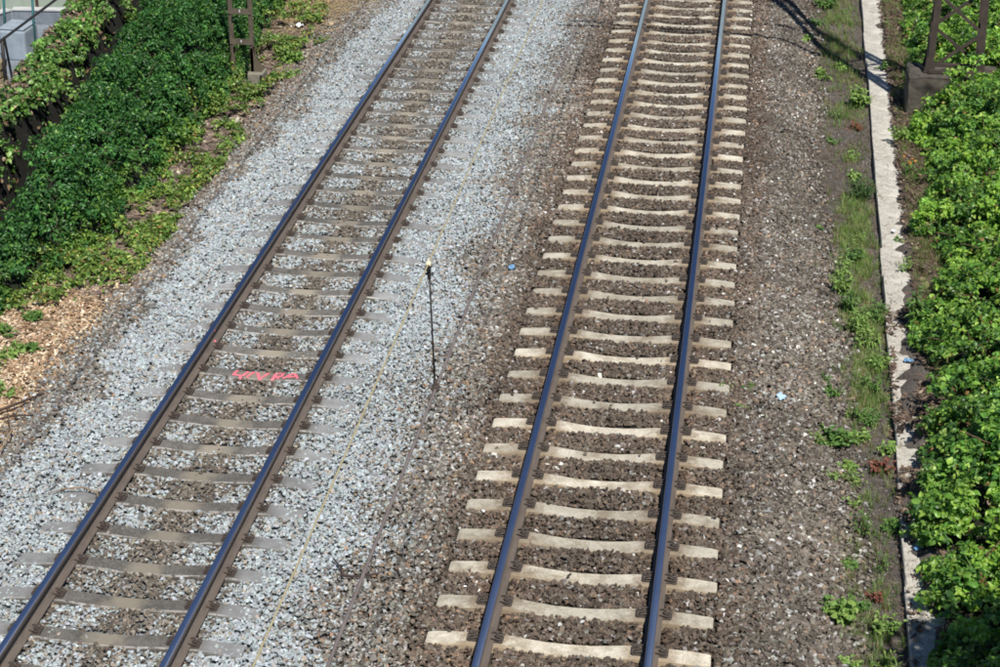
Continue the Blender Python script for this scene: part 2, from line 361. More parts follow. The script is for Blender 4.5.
def scatter(name, protos, pts, rot, scl, col, mat, label=None, cat=None, parent=None):
    n = len(pts); V = pts.tolist(); Fc = []; pid = [-1] * n
    for k, (v, f) in enumerate(protos):
        o = len(V); V += [list(q) for q in v]; Fc += [[i + o for i in q] for q in f]; pid += [k] * len(v)
    me = bpy.data.meshes.new(name); me.from_pydata(V, [], Fc)
    m = len(V) - n
    def put(nm, tp, key, arr): a = me.attributes.new(nm, tp, 'POINT'); a.data.foreach_set(key, arr.ravel())
    put('pid', 'INT', 'value', np.array(pid, np.int32))
    put('pick', 'INT', 'value', np.concatenate([rng.integers(0, len(protos), n), np.zeros(m)]).astype(np.int32))
    put('rot', 'FLOAT_VECTOR', 'vector', np.concatenate([rot, np.zeros((m, 3))]).astype(np.float32))
    s = scl if scl.ndim == 2 else np.repeat(scl[:, None], 3, 1)
    put('scl', 'FLOAT_VECTOR', 'vector', np.concatenate([s, np.ones((m, 3))]).astype(np.float32))
    cc = np.concatenate([np.clip(col, 0.004, .9), np.ones((n, 1))], 1)
    put('col', 'FLOAT_COLOR', 'color', np.concatenate([cc, np.ones((m, 4)) * .3]).astype(np.float32))
    o = link(name, me, parent, mat)
    g = bpy.data.node_groups.new(name + '_scatter', 'GeometryNodeTree')
    g.interface.new_socket('Geometry', in_out='INPUT', socket_type='NodeSocketGeometry'); g.interface.new_socket('Geometry', in_out='OUTPUT', socket_type='NodeSocketGeometry')
    L = g.links.new; gi = g.nodes.new('NodeGroupInput'); go = g.nodes.new('NodeGroupOutput')
    def attr(nm, tp): a = g.nodes.new('GeometryNodeInputNamedAttribute'); a.data_type = tp; a.inputs['Name'].default_value = nm; return a.outputs['Attribute']
    def eq(val):
        c = g.nodes.new('FunctionNodeCompare'); c.data_type = 'INT'; c.operation = 'EQUAL'; L(attr('pid', 'INT'), c.inputs[2]); c.inputs[3].default_value = val; return c.outputs[0]
    def sep(src, val): q = g.nodes.new('GeometryNodeSeparateGeometry'); q.domain = 'POINT'; L(src, q.inputs[0]); L(eq(val), q.inputs[1]); return q.outputs
    P = sep(gi.outputs[0], -1); j = g.nodes.new('GeometryNodeJoinGeometry')
    for k in range(len(protos)):
        q = sep(P[1], k); gt = g.nodes.new('GeometryNodeGeometryToInstance'); L(q[0], gt.inputs[0]); L(gt.outputs[0], j.inputs[0])
    ip = g.nodes.new('GeometryNodeInstanceOnPoints'); L(P[0], ip.inputs['Points']); L(j.outputs[0], ip.inputs['Instance']); ip.inputs['Pick Instance'].default_value = True
    L(attr('pick', 'INT'), ip.inputs['Instance Index'])
    er = g.nodes.new('FunctionNodeEulerToRotation'); L(attr('rot', 'FLOAT_VECTOR'), er.inputs[0]); L(er.outputs[0], ip.inputs['Rotation']); L(attr('scl', 'FLOAT_VECTOR'), ip.inputs['Scale'])
    L(ip.outputs[0], go.inputs[0])
    md = o.modifiers.new('scatter', 'NODES'); md.node_group = g
    tag(o, label, cat, kind='stuff'); return o

def in_view(x, y, m=1.6):
    """keep to the ground the camera (or one a step aside) can see"""
    l = -4.9 - (y + 1) * .40 - m; r = 3.9 + (y + 1) * .105 + m
    return (x > l) & (x < r) & (y > -1.9) & (y < 25.5)
def rand_pts(x0, x1, y0, y1, dens):
    n = int((x1 - x0) * (y1 - y0) * dens); return rng.uniform(x0, x1, n), rng.uniform(y0, y1, n)
def pal(n, table):
    """table: [(weight, rgb)]"""
    wts = np.array([t[0] for t in table], float); wts /= wts.sum(); k = rng.choice(len(table), n, p=wts)
    return np.array([t[1] for t in table])[k] * rng.uniform(.75, 1.25, (n, 1)) * rng.uniform(.96, 1.04, (n, 3))

# ------------------------------------------------------------------ ballast
NS_B = range(-4, 44); NS_A = range(-4, 44)
def yB(k): return .6 * k
def yA(k): return 4.32 + .6 * (k - 7)
def ballast():
    x, y = rand_pts(-8.5, 3.0, -1.9, 25.5, 1600)
    ok = in_view(x, y, 1.0)
    edge_l = -6.35 + .35 * (fbm(x, y, 1.1, 3) - .5) - .25 * sst(15, 22, y) ; edge_r = 2.45 + .35 * (fbm(x, y, 1.0, 4) - .5) - .22 * sst(8, 14, y)
    fade = (rng.random(len(x)) * .45)
    ok &= (x > edge_l - fade * 1.2) & (x < edge_r + fade)
    # keep off rails and sleepers
    for X, gap in ((XA, .055), (XB, .09)):
        for s in (-.75, .75): ok &= np.abs(x - X - s) > gap + .02 * rng.random(len(x))
    db = np.abs((y + .3) % .6 - .3); inB = np.abs(x - XB) < 1.33
    ok &= ~(inB & (db < .100 + .016 * rng.random(len(x)))) | (inB & (np.abs(np.abs(x) - .75) > .22) & (rng.random(len(x)) < .003)); onB = inB & (db < .095)
    ya = (y - 4.32 + .3) % .6 - .3; da = np.abs(ya); ax = np.abs(x - XA)
    cov = .06 + .5 * sst(.48, .62, ax + .15 * (vnoise(x, y, 3, 14) - .5))
    ok &= ~((ax < .62) & (rng.random(len(x)) > cov * (ax > .4) + .012) & (da < .098 + .02 * rng.random(len(x))))
    ok &= ~((ax >= .62) & (ax < .95) & (da < .075) & (rng.random(len(x)) > .3))
    stub = (ax >= .95) & (ax < 1.33) & (da < .10)
    ok &= ~(stub & (rng.random(len(x)) > .30 + .45 * (vnoise(x, y, .9, 8) > .5)))
    x, y, db, ax, onB = x[ok], y[ok], db[ok], ax[ok], onB[ok]; n = len(x)
    size = rng.uniform(.034, .066, n) * (1 + .25 * (rng.random(n) < .08))
    size *= 1 + .12 * (x > -1.9) + .12 * (x > 1.4); size *= .85 + .3 * vnoise(x, y, .7, 44)
    z = ground_h(x, y) + .028 + rng.uniform(-.010, .014, n)
    inB = np.abs(x - XB) < 1.33
    z += np.where(inB, .006, 0) + np.where(onB, .035, 0); z += np.where((np.abs(x - XA) > 1.3) & (x < 1.5) & ~inB, .018, 0)
    z += np.where(ax < 1.35, .012, 0)
    z += .02 * (fbm(x, y, 3, 21) - .5) + .07 * (fbm(x, y, 1.1, 22) - .5) * sst(1.35, 1.7, x)
    nrm = np.stack([rng.normal(0, .34, n) * (1 + .5 * (x > -2)), rng.normal(0, .34, n) * (1 + .5 * (x > -2)), np.ones(n)], 1)
    rot = euler_from(nrm, rng.uniform(0, 6.28, n))
    light = pal(n, [(6, (.40, .45, .475)), (5, (.35, .39, .41)), (1.5, (.30, .315, .32)), (1.4, (.35, .305, .25)), (.3, (.52, .56, .58))])
    mid = pal(n, [(4, (.21, .20, .178)), (3, (.15, .130, .108)), (2, (.33, .31, .28)), (1, (.30, .20, .13)), (1, (.42, .43, .42)), (1.2, (.13, .12, .11))])
    darkb = pal(n, [(6, (.125, .097, .076)), (4, (.172, .140, .112)), (3, (.082, .064, .051)), (.6, (.24, .165, .115)), (.8, (.27, .265, .25)), (.14, (.6, .59, .57))])
    rightp = pal(n, [(5, (.150, .130, .108)), (4, (.205, .185, .158)), (4, (.092, .077, .065)), (.7, (.29, .21, .15)), (1.1, (.35, .35, .34)), (.3, (.6, .59, .57))])
    brown = pal(n, [(5, (.165, .142, .116)), (3, (.115, .097, .08)), (1.5, (.27, .235, .19)), (.6, (.4, .41, .41))])
    nz = fbm(x, y, 1.4, 30) - .5; nz2 = fbm(x, y, 4, 31) - .5
    u = rng.random(n)
    col = light.copy()
    # between light (x<-2.6) and mid (x>-2.1), then rusty dark toward the right track
    m = sst(-2.75, -1.75, x + nz * 1.1) ; pick = u < m; col[pick] = mid[pick]
    m = sst(-1.75, -1.25, x + nz * .5); pick = rng.random(n) < m; col[pick] = darkb[pick]
    m = sst(1.25, 1.75, x + nz * .5); pick = rng.random(n) < m; col[pick] = rightp[pick]
    # brown dust in the middle of the left track and by its rails
    c = np.exp(-((x - XA - .05) / .27) ** 2) * (.88 + nz2 * .8) + .55 * np.exp(-((np.abs(x - XA) - .66) / .10) ** 2)
    inA = np.abs(x - XA) < .72
    c += .30 * inA * (vnoise(x, y, 1.6, 77) > .6); c += .3 * sst(12, 20, y) * inA
    nearr = .6 * np.exp(-((np.abs(x - XA) - .66) / .12) ** 2) + .4 * np.exp(-((np.abs(x - XA) - .86) / .06) ** 2)
    pick = (np.abs(x - XA) < .95) & (rng.random(n) < np.where(inA, c + .12, nearr)); col[pick] = brown[pick]
    m = sst(-5.95, -6.25, x + nz * .9 - .25 * sst(12, 22, y)) ; pick = rng.random(n) < m * .85; col[pick] = (mid * .93)[pick]
    dust = (.55 + .9 * fbm(x, y, .9, 33))[:, None]; dk = (x > -1.8); col[dk] = (col * np.clip(dust, .8, 1.25))[dk]
    # rust stain close to the right track's rails
    st = .5 * np.exp(-((np.abs(x) - .78) / .16) ** 2) + .25 * np.exp(-((np.abs(x) - 1.5) / .18) ** 2) * sst(6, 16, y)
    col = col * (1 - st[:, None]) + col * np.array([1.05, .80, .68]) * st[:, None]
    sc3 = size[:, None] * np.stack([rng.uniform(.9, 1.25, n), rng.uniform(.8, 1.1, n), rng.uniform(.7, 1.1, n)], 1)
    scatter('ballast_stones', P_STONE, np.stack([x, y, z], 1), rot, sc3, col, M_stone, 'angular crushed ballast stones, pale grey on the left and brown on the right', 'ballast')
ballast()

# ------------------------------------------------------------------ tracks
def rail_meshes():
    y0, y1, st = -9.0, 40.0, 1.0
    prof = [(-.075, .012), (.075, .012), (.075, .024), (.028, .038), (.0085, .055), (.0085, .128), (.014, .14), (.0345, .150), (.036, .178)]
    prof = prof + [(-a, b) for a, b in prof[::-1] if a > 0 and b > .012]
    body = [(-.075, .012), (.075, .012), (.075, .024), (.030, .036), (.0085, .052), (.0085, .128), (.013, .139), (.0345, .149), (.036, .178), (.0345, .185), (.0312, .1872), (-.0312, .1872), (-.0345, .185), (-.036, .178), (-.0345, .149), (-.013, .139), (-.0085, .128), (-.0085, .052), (-.030, .036), (-.075, .024)]
    top = [(-.0312, .1874), (.0312, .1874), (.0305, .1884), (.017, .1898), (-.017, .1898), (-.0305, .1884)]
    out = []
    for pr in (body, top):
        bm = bmesh.new(); rings = []
        for yy in (y0, y1): rings.append([bm.verts.new((a, yy, b)) for a, b in pr])
        n = len(pr)
        for i in range(n): bm.faces.new((rings[0][i], rings[0][(i + 1) % n], rings[1][(i + 1) % n], rings[1][i]))
        bm.faces.new(rings[0]); bm.faces.new(rings[1][::-1])
        bmesh.ops.recalc_face_normals(bm, faces=bm.faces)
        me = bpy.data.meshes.new('rail'); bm.to_mesh(me); bm.free(); out.append(me)
    for p in out[1].polygons: p.use_smooth = len(p.vertices) == 4
    return out
rail_body, rail_head = rail_meshes()
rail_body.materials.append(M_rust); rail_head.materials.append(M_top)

def sleeper_mesh(seed, wt=.093, dip=.048, mat=None, half=1.3):
    r = random.Random(seed); xs = [-half, -1.27, -1.1, -.9, -.62, -.5, -.38, -.2, 0, .2, .38, .5, .62, .9, 1.1, 1.27, half]
    bm = bmesh.new(); rings = []
    for x in xs:
        a = abs(x)
        zt = 0 if .55 < a < .95 else (-dip * (1 - (a / .55) ** 2) if a <= .55 else -.028 * (a - .95) / .35)
        if a > 1.28: zt -= .008
        j = lambda s=.003: r.uniform(-s, s)
        sp = .055 if a > .55 else .04
        pr = [(-wt - sp, zt - .15), (-wt - .010 + j(), zt - .014 + j()), (-wt + .006 + j(), zt), (wt - .006 + j(), zt), (wt + .010 + j(), zt - .014 + j()), (wt + sp, zt - .15)]
        rings.append([bm.verts.new((x, p, q)) for p, q in pr])
    for i in range(len(xs) - 1):
        for k in range(6): bm.faces.new((rings[i][k], rings[i][(k + 1) % 6], rings[i + 1][(k + 1) % 6], rings[i + 1][k]))
    bm.faces.new(rings[0]); bm.faces.new(rings[-1][::-1]); bmesh.ops.recalc_face_normals(bm, faces=bm.faces)
    me = bpy.data.meshes.new('sleeper'); bm.to_mesh(me); bm.free(); me.materials.append(mat); return me
def fastening_mesh(mat):
    """guide plate, bent spring clip and coach screw; +x points away from the rail"""
    bm = bmesh.new()
    box(bm, (.125, 0, .012), (.10, .14, .024), None, .004)
    box(bm, (.172, 0, .022), (.024, .13, .03), Matrix.Rotation(.3, 3, 'Y'), .004)
    for s in (-1, 1):
        tube(bm, [(.118, s * .018, .046), (.16, s * .022, .042), (.172, s * .05, .040), (.14, s * .072, .046), (.09, s * .062, .050), (.055, s * .052, .046)], .0085, 5)
    tube(bm, [(.118, -.02, .048), (.092, 0, .056), (.118, .02, .048)], .008, 5)
    tube(bm, [(.118, 0, .03), (.118, 0, .058)], .024, 8); tube(bm, [(.118, 0, .058), (.118, 0, .082)], .015, 6)
    bmesh.ops.recalc_face_normals(bm, faces=bm.faces); me = bpy.data.meshes.new('rail_fastening'); bm.to_mesh(me); bm.free(); me.materials.append(mat); return me
def build_track(X, ang, ys, meshes, fast, label, loc_y=0):
    t = empty('railway_track', (X, loc_y, 0), -ang)
    tag(t, label, 'railway track', 'railway tracks')
    for s in (-.75, .75):
        rl = link('rail', rail_body, t); rl.location = (s, -loc_y, 0)
        h = link('rail_head', rail_head, rl)
    for i, yy in enumerate(ys):
        sl = link('sleeper', meshes[i % len(meshes)], t); sl.location = (rnd.uniform(-.012, .012), yy - loc_y, rnd.uniform(-.003, .003)); sl.rotation_euler = (0, 0, rnd.uniform(-.006, .006))
        for s in (-.75, .75):
            for d in (-1, 1):
                f = link('rail_fastening', fast, sl); f.location = (s, rnd.uniform(-.008, .008), .001); f.rotation_euler = (0, 0, 0 if d > 0 else math.pi); f.scale = (.9, .88, .9) if fast.materials[0] is M_fast else (.85, .8, .8)
    return t
trB = build_track(XB, 0, [yB(k) for k in NS_B], [sleeper_mesh(k, mat=M_slpB) for k in range(6)], fastening_mesh(M_fast), 'railway track on bright pale concrete sleepers, blue-shining rails, right of the two')
trA = build_track(XA + .005, .001, [yA(k) for k in NS_A], [sleeper_mesh(k + 20, wt=.096, dip=.03, mat=M_slpA) for k in range(6)], fastening_mesh(M_fastA), 'railway track with dirty grey sleepers sunk in pale ballast, pink sprayed letters on one')

# pink sprayed lettering on one sleeper of the left track
def ribbon(bm, pts, wd=.036):
    z = .0; P = [Vector((x, y, 0)) for x, y in pts]; Q = []
    for i in range(len(P) - 1):
        L = (P[i + 1] - P[i]).length; k = max(1, int(L / .02))
        Q += [P[i].lerp(P[i + 1], j / k) for j in range(k)]
    Q.append(P[-1]); prev = None
    for i, p in enumerate(Q):
        t = (Q[min(i + 1, len(Q) - 1)] - Q[max(i - 1, 0)]).normalized(); s = Vector((-t.y, t.x, 0)) * wd * rnd.uniform(.4, .6)
        a = abs(p.x - XA); zt = -.03 * (1 - (a / .55) ** 2); dy = abs(p.y - 4.92)
        def zz(q):
            d_ = abs(q.y - 4.92); return zt + .004 - max(0, d_ - .088) * .9
        cur = [bm.verts.new((q.x, q.y, zz(q))) for q in (p - s, p + s)]
        if prev: bm.faces.new((prev[0], prev[1], cur[1], cur[0]))
        prev = cur
bm = bmesh.new()
strokes = [[(-4.336, 5.011), (-4.421, 5.003), (-4.471, 4.996), (-4.486, 4.881), (-4.373, 4.882), (-4.336, 5.0)], [(-4.32, 4.801), (-4.309, 4.892), (-4.275, 4.990), (-4.225, 5.000), (-4.201, 4.931), (-4.148, 4.80)],
           [(-4.079, 5.010), (-4.156, 4.837)], [(-4.403, 4.878), (-4.376, 4.80)], [(-4.005, 4.82), (-3.997, 4.985), (-3.907, 5.000), (-3.917, 4.922), (-3.988, 4.902), (-3.931, 4.86)],
           [(-3.888, 4.868), (-3.783, 5.01), (-3.706, 4.858)], [(-3.85, 4.90), (-3.734, 4.917)], [(-4.156, 5.0), (-4.153, 4.985)]]
for s_ in strokes: ribbon(bm, s_)
for k in range(70):
    px, py = rnd.uniform(-4.5, -3.7), rnd.gauss(4.93, .05); r_ = rnd.uniform(.0015, .004); za = -.03 * (1 - ((px - XA) / .55) ** 2) + .0035
    if abs(py - 4.92) < .083: bm.faces.new([bm.verts.new((px + math.cos(a) * r_, py + math.sin(a) * r_, za)) for a in (0, 1.3, 2.6, 3.9, 5.1)])
mk = bm_obj('painted_letters', bm, M_pink)
mk.location = (-trA.location.x, -trA.location.y, 0); mk.parent = trA
tag(mk, 'pink sprayed letters UN/RA')
bm = bmesh.new(); box(bm, (XA - .75 + .052, 5.62, .03), (.05, .045, .003), Matrix.Rotation(.35, 3, 'Y')); box(bm, (XA - .75 + .04, 5.65, .165), (.004, .03, .02))
mk2 = bm_obj('paint_mark', bm, M_pink); mk2.location = (-trA.location.x, 0, 0); mk2.parent = trA

# ------------------------------------------------------------------ concrete kerb of slabs, right
kerb = empty('concrete_kerb', (3.4, 10, -.3)); tag(kerb, 'long pale concrete kerb of slabs between grass strip and brambles', 'kerb')
y = -3.0; i = 0
while y < 27:
    L = rnd.choice([1.0, 1.9, 2.0, 1.0, 2.0]); x0 = float(kerb_x(y + L / 2)); bm = bmesh.new()
    wd = .43
    box(bm, (0, 0, 0), (wd, L - .018, .22), None, .012)
    bmesh.ops.subdivide_edges(bm, edges=[e for e in bm.edges if e.calc_length() > .3], cuts=3, use_grid_fill=True)
    for v in bm.verts: v.co += Vector((rnd.uniform(-.004, .004), 0, rnd.uniform(-.004, .004)))
    s = bm_obj('slab', bm, M_kerb, kerb); s.location = (x0 + wd / 2 + rnd.uniform(-.018, .018) - 3.4, y + L / 2 - 10, -.39 + rnd.uniform(-.014, .014) + .3)
    s.rotation_euler = (rnd.uniform(-.006, .006), rnd.uniform(-.03, .03), -.0155 + rnd.uniform(-.008, .008)); y += L; i += 1

# ------------------------------------------------------------------ overhead line, seen from above
def wire(name, x0, z0, r, mat, label, slope=0.0):
    bm = bmesh.new(); tube(bm, [(x0 + slope * (y_ + 6), y_, z0) for y_ in np.linspace(-60, 110, 60)], r, 6)
    return tag(bm_obj(name, bm, mat, None, True), label, 'overhead wire')
wire('contact_wire', -.185, 5.52, .0085, M_cable, 'grey-brown overhead wire running above the ballast between both tracks, lower of two', .006)
wire('messenger_wire', -.215, 6.20, .0042, M_string, 'thin yellowish overhead wire crossing the pale ballast beside the left track', -.003)
wire('contact_wire', -4.62, 5.55, .011, M_dark, 'dark overhead wire crossing the yard in the upper left corner')
for yy, lb in ((-5.68, 'thin dark hanger rod between the yellowish and the grey-brown overhead wire'), (3.6, 'hanger rod farther along the same pair of overhead wires, above the picture')):
    t = empty('wire_dropper', (-.20, yy, 5.52)); tag(t, lb, 'wire hanger')
    bm = bmesh.new(); tube(bm, [(0.012, 0, .02), (0, 0, .35), (-.01, 0, .66)], .0048, 6); bm_obj('rod', bm, M_dark, t, True)
    bm = bmesh.new(); tube(bm, [(.015, -.025, 0), (.015, .025, 0)], .018, 8); tube(bm, [(.013, 0, .0), (.011, 0, .05)], [.013, .008], 6); tube(bm, [(-.008, 0, .01), (.035, 0, .012)], .006, 5); bm_obj('lower_clamp', bm, M_fastA, t)
    bm = bmesh.new(); tube(bm, [(-.014, -.02, .665), (-.014, .02, .665)], .016, 8); tube(bm, [(-.01, 0, .60), (-.013, 0, .66)], [.009, .012], 6); tube(bm, [(-.03, 0, .63), (.012, 0, .625)], .006, 5); bm_obj('upper_clamp', bm, M_dark, t)
    bm = bmesh.new(); tube(bm, [(-.014, -.012, .675), (-.014, .012, .685)], [.014, .013], 8); bm_obj('wire_thimble', bm, M_cream, t)

# ------------------------------------------------------------------ vegetation masses
def leafmass(name, xr, yr, dens, hfun, mask, size, protos, palette, label, cat, tilt=.6, bright=None, lean=(0, 0), cl=14, cr=(.10, .22), rag=.10, per=38, warm=((.20, .32, .045), (.14, .26, .05)), hmin=.0):
    """foliage as overlapping sprigs: each has its own height, tone and a dome of leaves"""
    cx, cy = rand_pts(xr[0], xr[1], yr[0], yr[1], cl); H = hfun(cx, cy); ok = mask(cx, cy) & (H > max(.015, hmin)) & in_view(cx, cy, 2.2); cx, cy, H = cx[ok], cy[ok], H[ok]; m = len(cx)
    e = .08; gx = (hfun(cx + e, cy) - hfun(cx - e, cy)) / (2 * e); gy = (hfun(cx, cy + e) - hfun(cx, cy - e)) / (2 * e)
    nr = np.stack([-np.clip(gx, -2, 2), -np.clip(gy, -2, 2), np.ones(m)], 1); nr /= np.linalg.norm(nr, axis=1)[:, None]
    R_ = rng.uniform(cr[0], cr[1], m); R_ = np.minimum(R_, H * .9 + .05); up = rng.normal(0, rag, m) * np.clip(H * 2.2, .15, 1)
    tone = np.exp(rng.normal(0, .20, m)); hue = rng.random(m)
    c = np.stack([cx, cy, ground_h(cx, cy) + H], 1) + nr * (up - R_ * .55)[:, None]
    k = rng.poisson(per, m); idx = np.repeat(np.arange(m), k); n = len(idx)
    dv = rng.normal(0, 1, (n, 3)) + nr[idx] * .9 + np.array([0, 0, .5]); dv /= np.linalg.norm(dv, axis=1)[:, None]
    rad = R_[idx] * rng.uniform(.45, 1.08, n)
    pos = c[idx] + dv * rad[:, None] * np.array([1.15, 1.15, .85])
    g = ground_h(pos[:, 0], pos[:, 1]) + .02; pos[:, 2] = np.maximum(pos[:, 2], g + .04 * rng.random(n))
    v = dv * .75 + rng.normal(0, tilt, (n, 3)) + np.array([lean[0], lean[1], .55]); v[:, 2] = np.abs(v[:, 2]) * .85 + .05
    rot = euler_from(v, rng.uniform(0, 6.28, n))
    col = pal(n, palette) * tone[idx][:, None]
    if bright is not None:
        b = bright(cx, cy, H)[idx] * (rng.random(n) < .85); col = col * (1 - b[:, None]) + pal(n, [(1, warm[0]), (1, warm[1])]) * b[:, None]
    return scatter(name, protos, pos, rot, rng.uniform(size[0], size[1], n), col, M_leaf, label, cat)
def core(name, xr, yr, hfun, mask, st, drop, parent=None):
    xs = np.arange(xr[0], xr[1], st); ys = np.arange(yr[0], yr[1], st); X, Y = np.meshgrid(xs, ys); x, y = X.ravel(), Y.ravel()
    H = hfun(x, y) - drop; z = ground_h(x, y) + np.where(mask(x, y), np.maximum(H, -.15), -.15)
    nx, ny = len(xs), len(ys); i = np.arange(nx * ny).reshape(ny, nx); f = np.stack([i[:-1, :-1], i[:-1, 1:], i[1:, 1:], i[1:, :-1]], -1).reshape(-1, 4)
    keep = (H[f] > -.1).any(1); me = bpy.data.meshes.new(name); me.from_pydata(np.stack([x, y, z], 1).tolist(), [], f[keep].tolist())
    o = link(name, me, parent, M_core); tag(o, 'tangle of stems and soil inside the greenery, its shade put into the dark colour', 'undergrowth', kind='stuff'); return o
ALL = lambda x, y: np.ones(len(x), bool)

# left nettle bank
def h_left(x, y):
    xl = -8.56 - .12 * (y - 10)                       # edge by the ditch
    xr = -7.45 - .35 * sst(15.5, 19, y) - .55 * sst(9, 6.6, y) + .55 * (fbm(x * 0, y, .9, 41) - .5)
    e = sst(6.3, 7.2, y - .8 * (x + 8)); xl = xl - .5 * sst(9, 7.5, y)
    t = np.clip((xr - x) / .85, 0, 1) ** .6; l = np.clip((x - (xl - .06)) / .22, 0, 1) ** .5
    return 1.22 * t * l * e * (.78 + .44 * fbm(x, y, 1.0, 42)) + .1 * (fbm(x, y, 4, 43) - .5) * t * l * e
pal_dark = [(4, (.052, .155, .040)), (4, (.036, .115, .034)), (2.5, (.08, .21, .045)), (.8, (.14, .27, .05))]
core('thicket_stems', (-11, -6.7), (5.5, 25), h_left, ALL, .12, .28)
leafmass('nettle_thicket', (-11, -6.6), (5.5, 24.5), 0, h_left, ALL, (.055, .095), P_NET, pal_dark, 'dense dark green nettle thicket on the left bank', 'nettles', tilt=.45, lean=(-.35, .1), cl=88, cr=(.08, .17), rag=.085, per=30,
         bright=lambda x, y, H: np.clip(.6 * sst(.75, .2, H) + .5 * sst(-7.9, -7.3, x) * (fbm(x, y, 1.2, 6) > .5), 0, 1) * (rng.random(len(x)) < .6))

# low yellow-green ground cover by the left track edge
def m_low(x, y):
    edge = -6.62 + .28 * (fbm(x, y, 1.3, 50) - .5)
    d = fbm(x, y, 1.5, 51)
    zone1 = (y > 7.3) & (y < 13.6) & (x < edge) & (x > -8.6)
    bare = np.exp(-(((x + 7.0) / .42) ** 2 + ((y - 10.2) / 1.1) ** 2)) + np.exp(-(((x + 6.95) / .45) ** 2 + ((y - 12.9) / .9) ** 2))
    strip = np.exp(-((x - edge + .15) / .16) ** 2) * (y > 8.6) * (y < 12.2)
    a = zone1 & (rng.random(len(x)) < np.clip(.78 - 1.1 * bare + .9 * strip + (d - .5) * 2.4 + .3 * sst(-7.2, -7.9, x), .03, 1))
    z2 = (y > 13.4) & (y < 20.5) & (x > -8.2) & (x < -6.75 + .02 * (13 - y)) & (rng.random(len(x)) < np.clip((fbm(x, y, 1.6, 52) - .47) * 6, 0, .9))
    z3 = (y < 7.6) & (x < -7.35) & (rng.random(len(x)) < np.clip((fbm(x, y, 1.7, 55) - .56) * 7, 0, .8))
    return a | z2 | z3
def h_low(x, y): return .05 + .17 * fbm(x, y, 2.0, 53) + .22 * sst(-7.3, -8.0, x) * (y > 7.6) + .30 * (y > 13.4) * np.clip(fbm(x, y, 1.6, 52) - .4, 0, 1) * 2
pal_low = [(4, (.15, .25, .05)), (3, (.09, .17, .035)), (2.2, (.27, .36, .09)), (1, (.30, .33, .08)), (.5, (.28, .16, .06))]
leafmass('ground_ivy', (-9.2, -6.2), (4, 21), 0, h_low, m_low, (.04, .078), P_BROAD, pal_low, 'yellow-green ivy creeping over the ground by the left ballast', 'ground cover', tilt=.5, cl=95, cr=(.06, .13), rag=.05, per=18)

# right bramble bank
def h_right(x, y):
    e = kerb_x(y) + .47 + .22 * sst(7, 12, y) - .26 * sst(6.5, 3.5, y) + .9 * (fbm(x * 0 + 1, y, 1.1, 61) - .5) + .12 * sst(15, 20, y)
    # clear of the mast foundation
    t = np.clip((x - e) / 1.5, 0, 1) ** .62
    h = .85 * t * (.5 + 1.0 * fbm(x, y, 1.1, 62)) + .12 * (fbm(x, y, 4, 63) - .5) * (t > .05)
    hole = np.exp(-(((x - 3.95) / .36) ** 4 + ((y - 15.9) / .7) ** 4)); h = h * (1 - .85 * hole)
    h = h * np.where((x > 3.82) & (x < 5.7) & (y > 16.25) & (y < 17.3), .55, 1) + .14 * np.exp(-(((x - 5.0) / .55) ** 4 + ((y - 15.9) / .5) ** 4))
    h = h + (1.7 * sst(-.4, -1.3, y) * sst(3.7, 4.5, x))
    return h
pal_br = [(4, (.095, .22, .038)), (3, (.05, .13, .03)), (3, (.15, .29, .045)), (1.6, (.27, .41, .08)), (.12, (.3, .17, .07))]
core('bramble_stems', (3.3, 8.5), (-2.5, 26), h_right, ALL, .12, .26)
brx = lambda x, y, H: np.clip((fbm(x, y, 1.5, 66) - .40) * 4, 0, .8) * (rng.random(len(x)) < .6)
leafmass('bramble_thicket', (3.2, 8.5), (-2.5, 25.5), 0, h_right, ALL, (.045, .105), P_TRI, pal_br, 'bright green bramble thicket covering the bank right of the kerb', 'brambles', tilt=.6, bright=brx, lean=(-.1, -.1), cl=46, cr=(.08, .20), rag=.15, per=40, warm=((.32, .50, .07), (.21, .41, .055)))

def stalks(name, xr, yr, dens, hf, lab, cat, pal_):
    x, y = rand_pts(*xr, *yr, dens); H = hf(x, y); ok = (H > .12) & in_view(x, y, 1.5); x, y, H = x[ok], y[ok], H[ok]; n = len(x)
    scatter(name, P_TWIG, np.stack([x, y, ground_h(x, y) + H + rng.uniform(-.08, .07, n)], 1), euler_from(rng.normal(0, .5, (n, 3)) + [0, 0, 1], rng.uniform(0, 6.28, n)), rng.uniform(.25, .6, n), pal(n, pal_), M_litter, lab, cat)
stalks('bramble_canes', (3.6, 8), (-1.5, 25), 9, h_right, 'thin brown and green canes running through the brambles', 'canes', [(3, (.12, .08, .05)), (2, (.10, .17, .05)), (1, (.25, .19, .12))])
stalks('dry_stalks', (-11, -7), (6, 25), 5, h_left, 'thin dry stalks among the nettles', 'stalks', [(2, (.14, .12, .07)), (2, (.06, .10, .03))])
# brown dead leaves caught in the brambles
x, y = rand_pts(3.6, 8, -1.5, 25, 26); H = h_right(x, y); ok = (H > .08) & in_view(x, y, 1.5); x, y, H = x[ok], y[ok], H[ok]; n = len(x)
scatter('withered_leaves', P_BROAD, np.stack([x, y, ground_h(x, y) + H + rng.uniform(-.05, .08, n)], 1), euler_from(rng.normal(0, .6, (n, 3)) + [0, 0, .8], rng.uniform(0, 6.28, n)), rng.uniform(.04, .09, n), pal(n, [(2, (.22, .13, .06)), (2, (.35, .30, .10)), (1, (.15, .06, .04))]), M_leaf, 'withered brown and yellow leaves caught in the brambles', 'leaves')
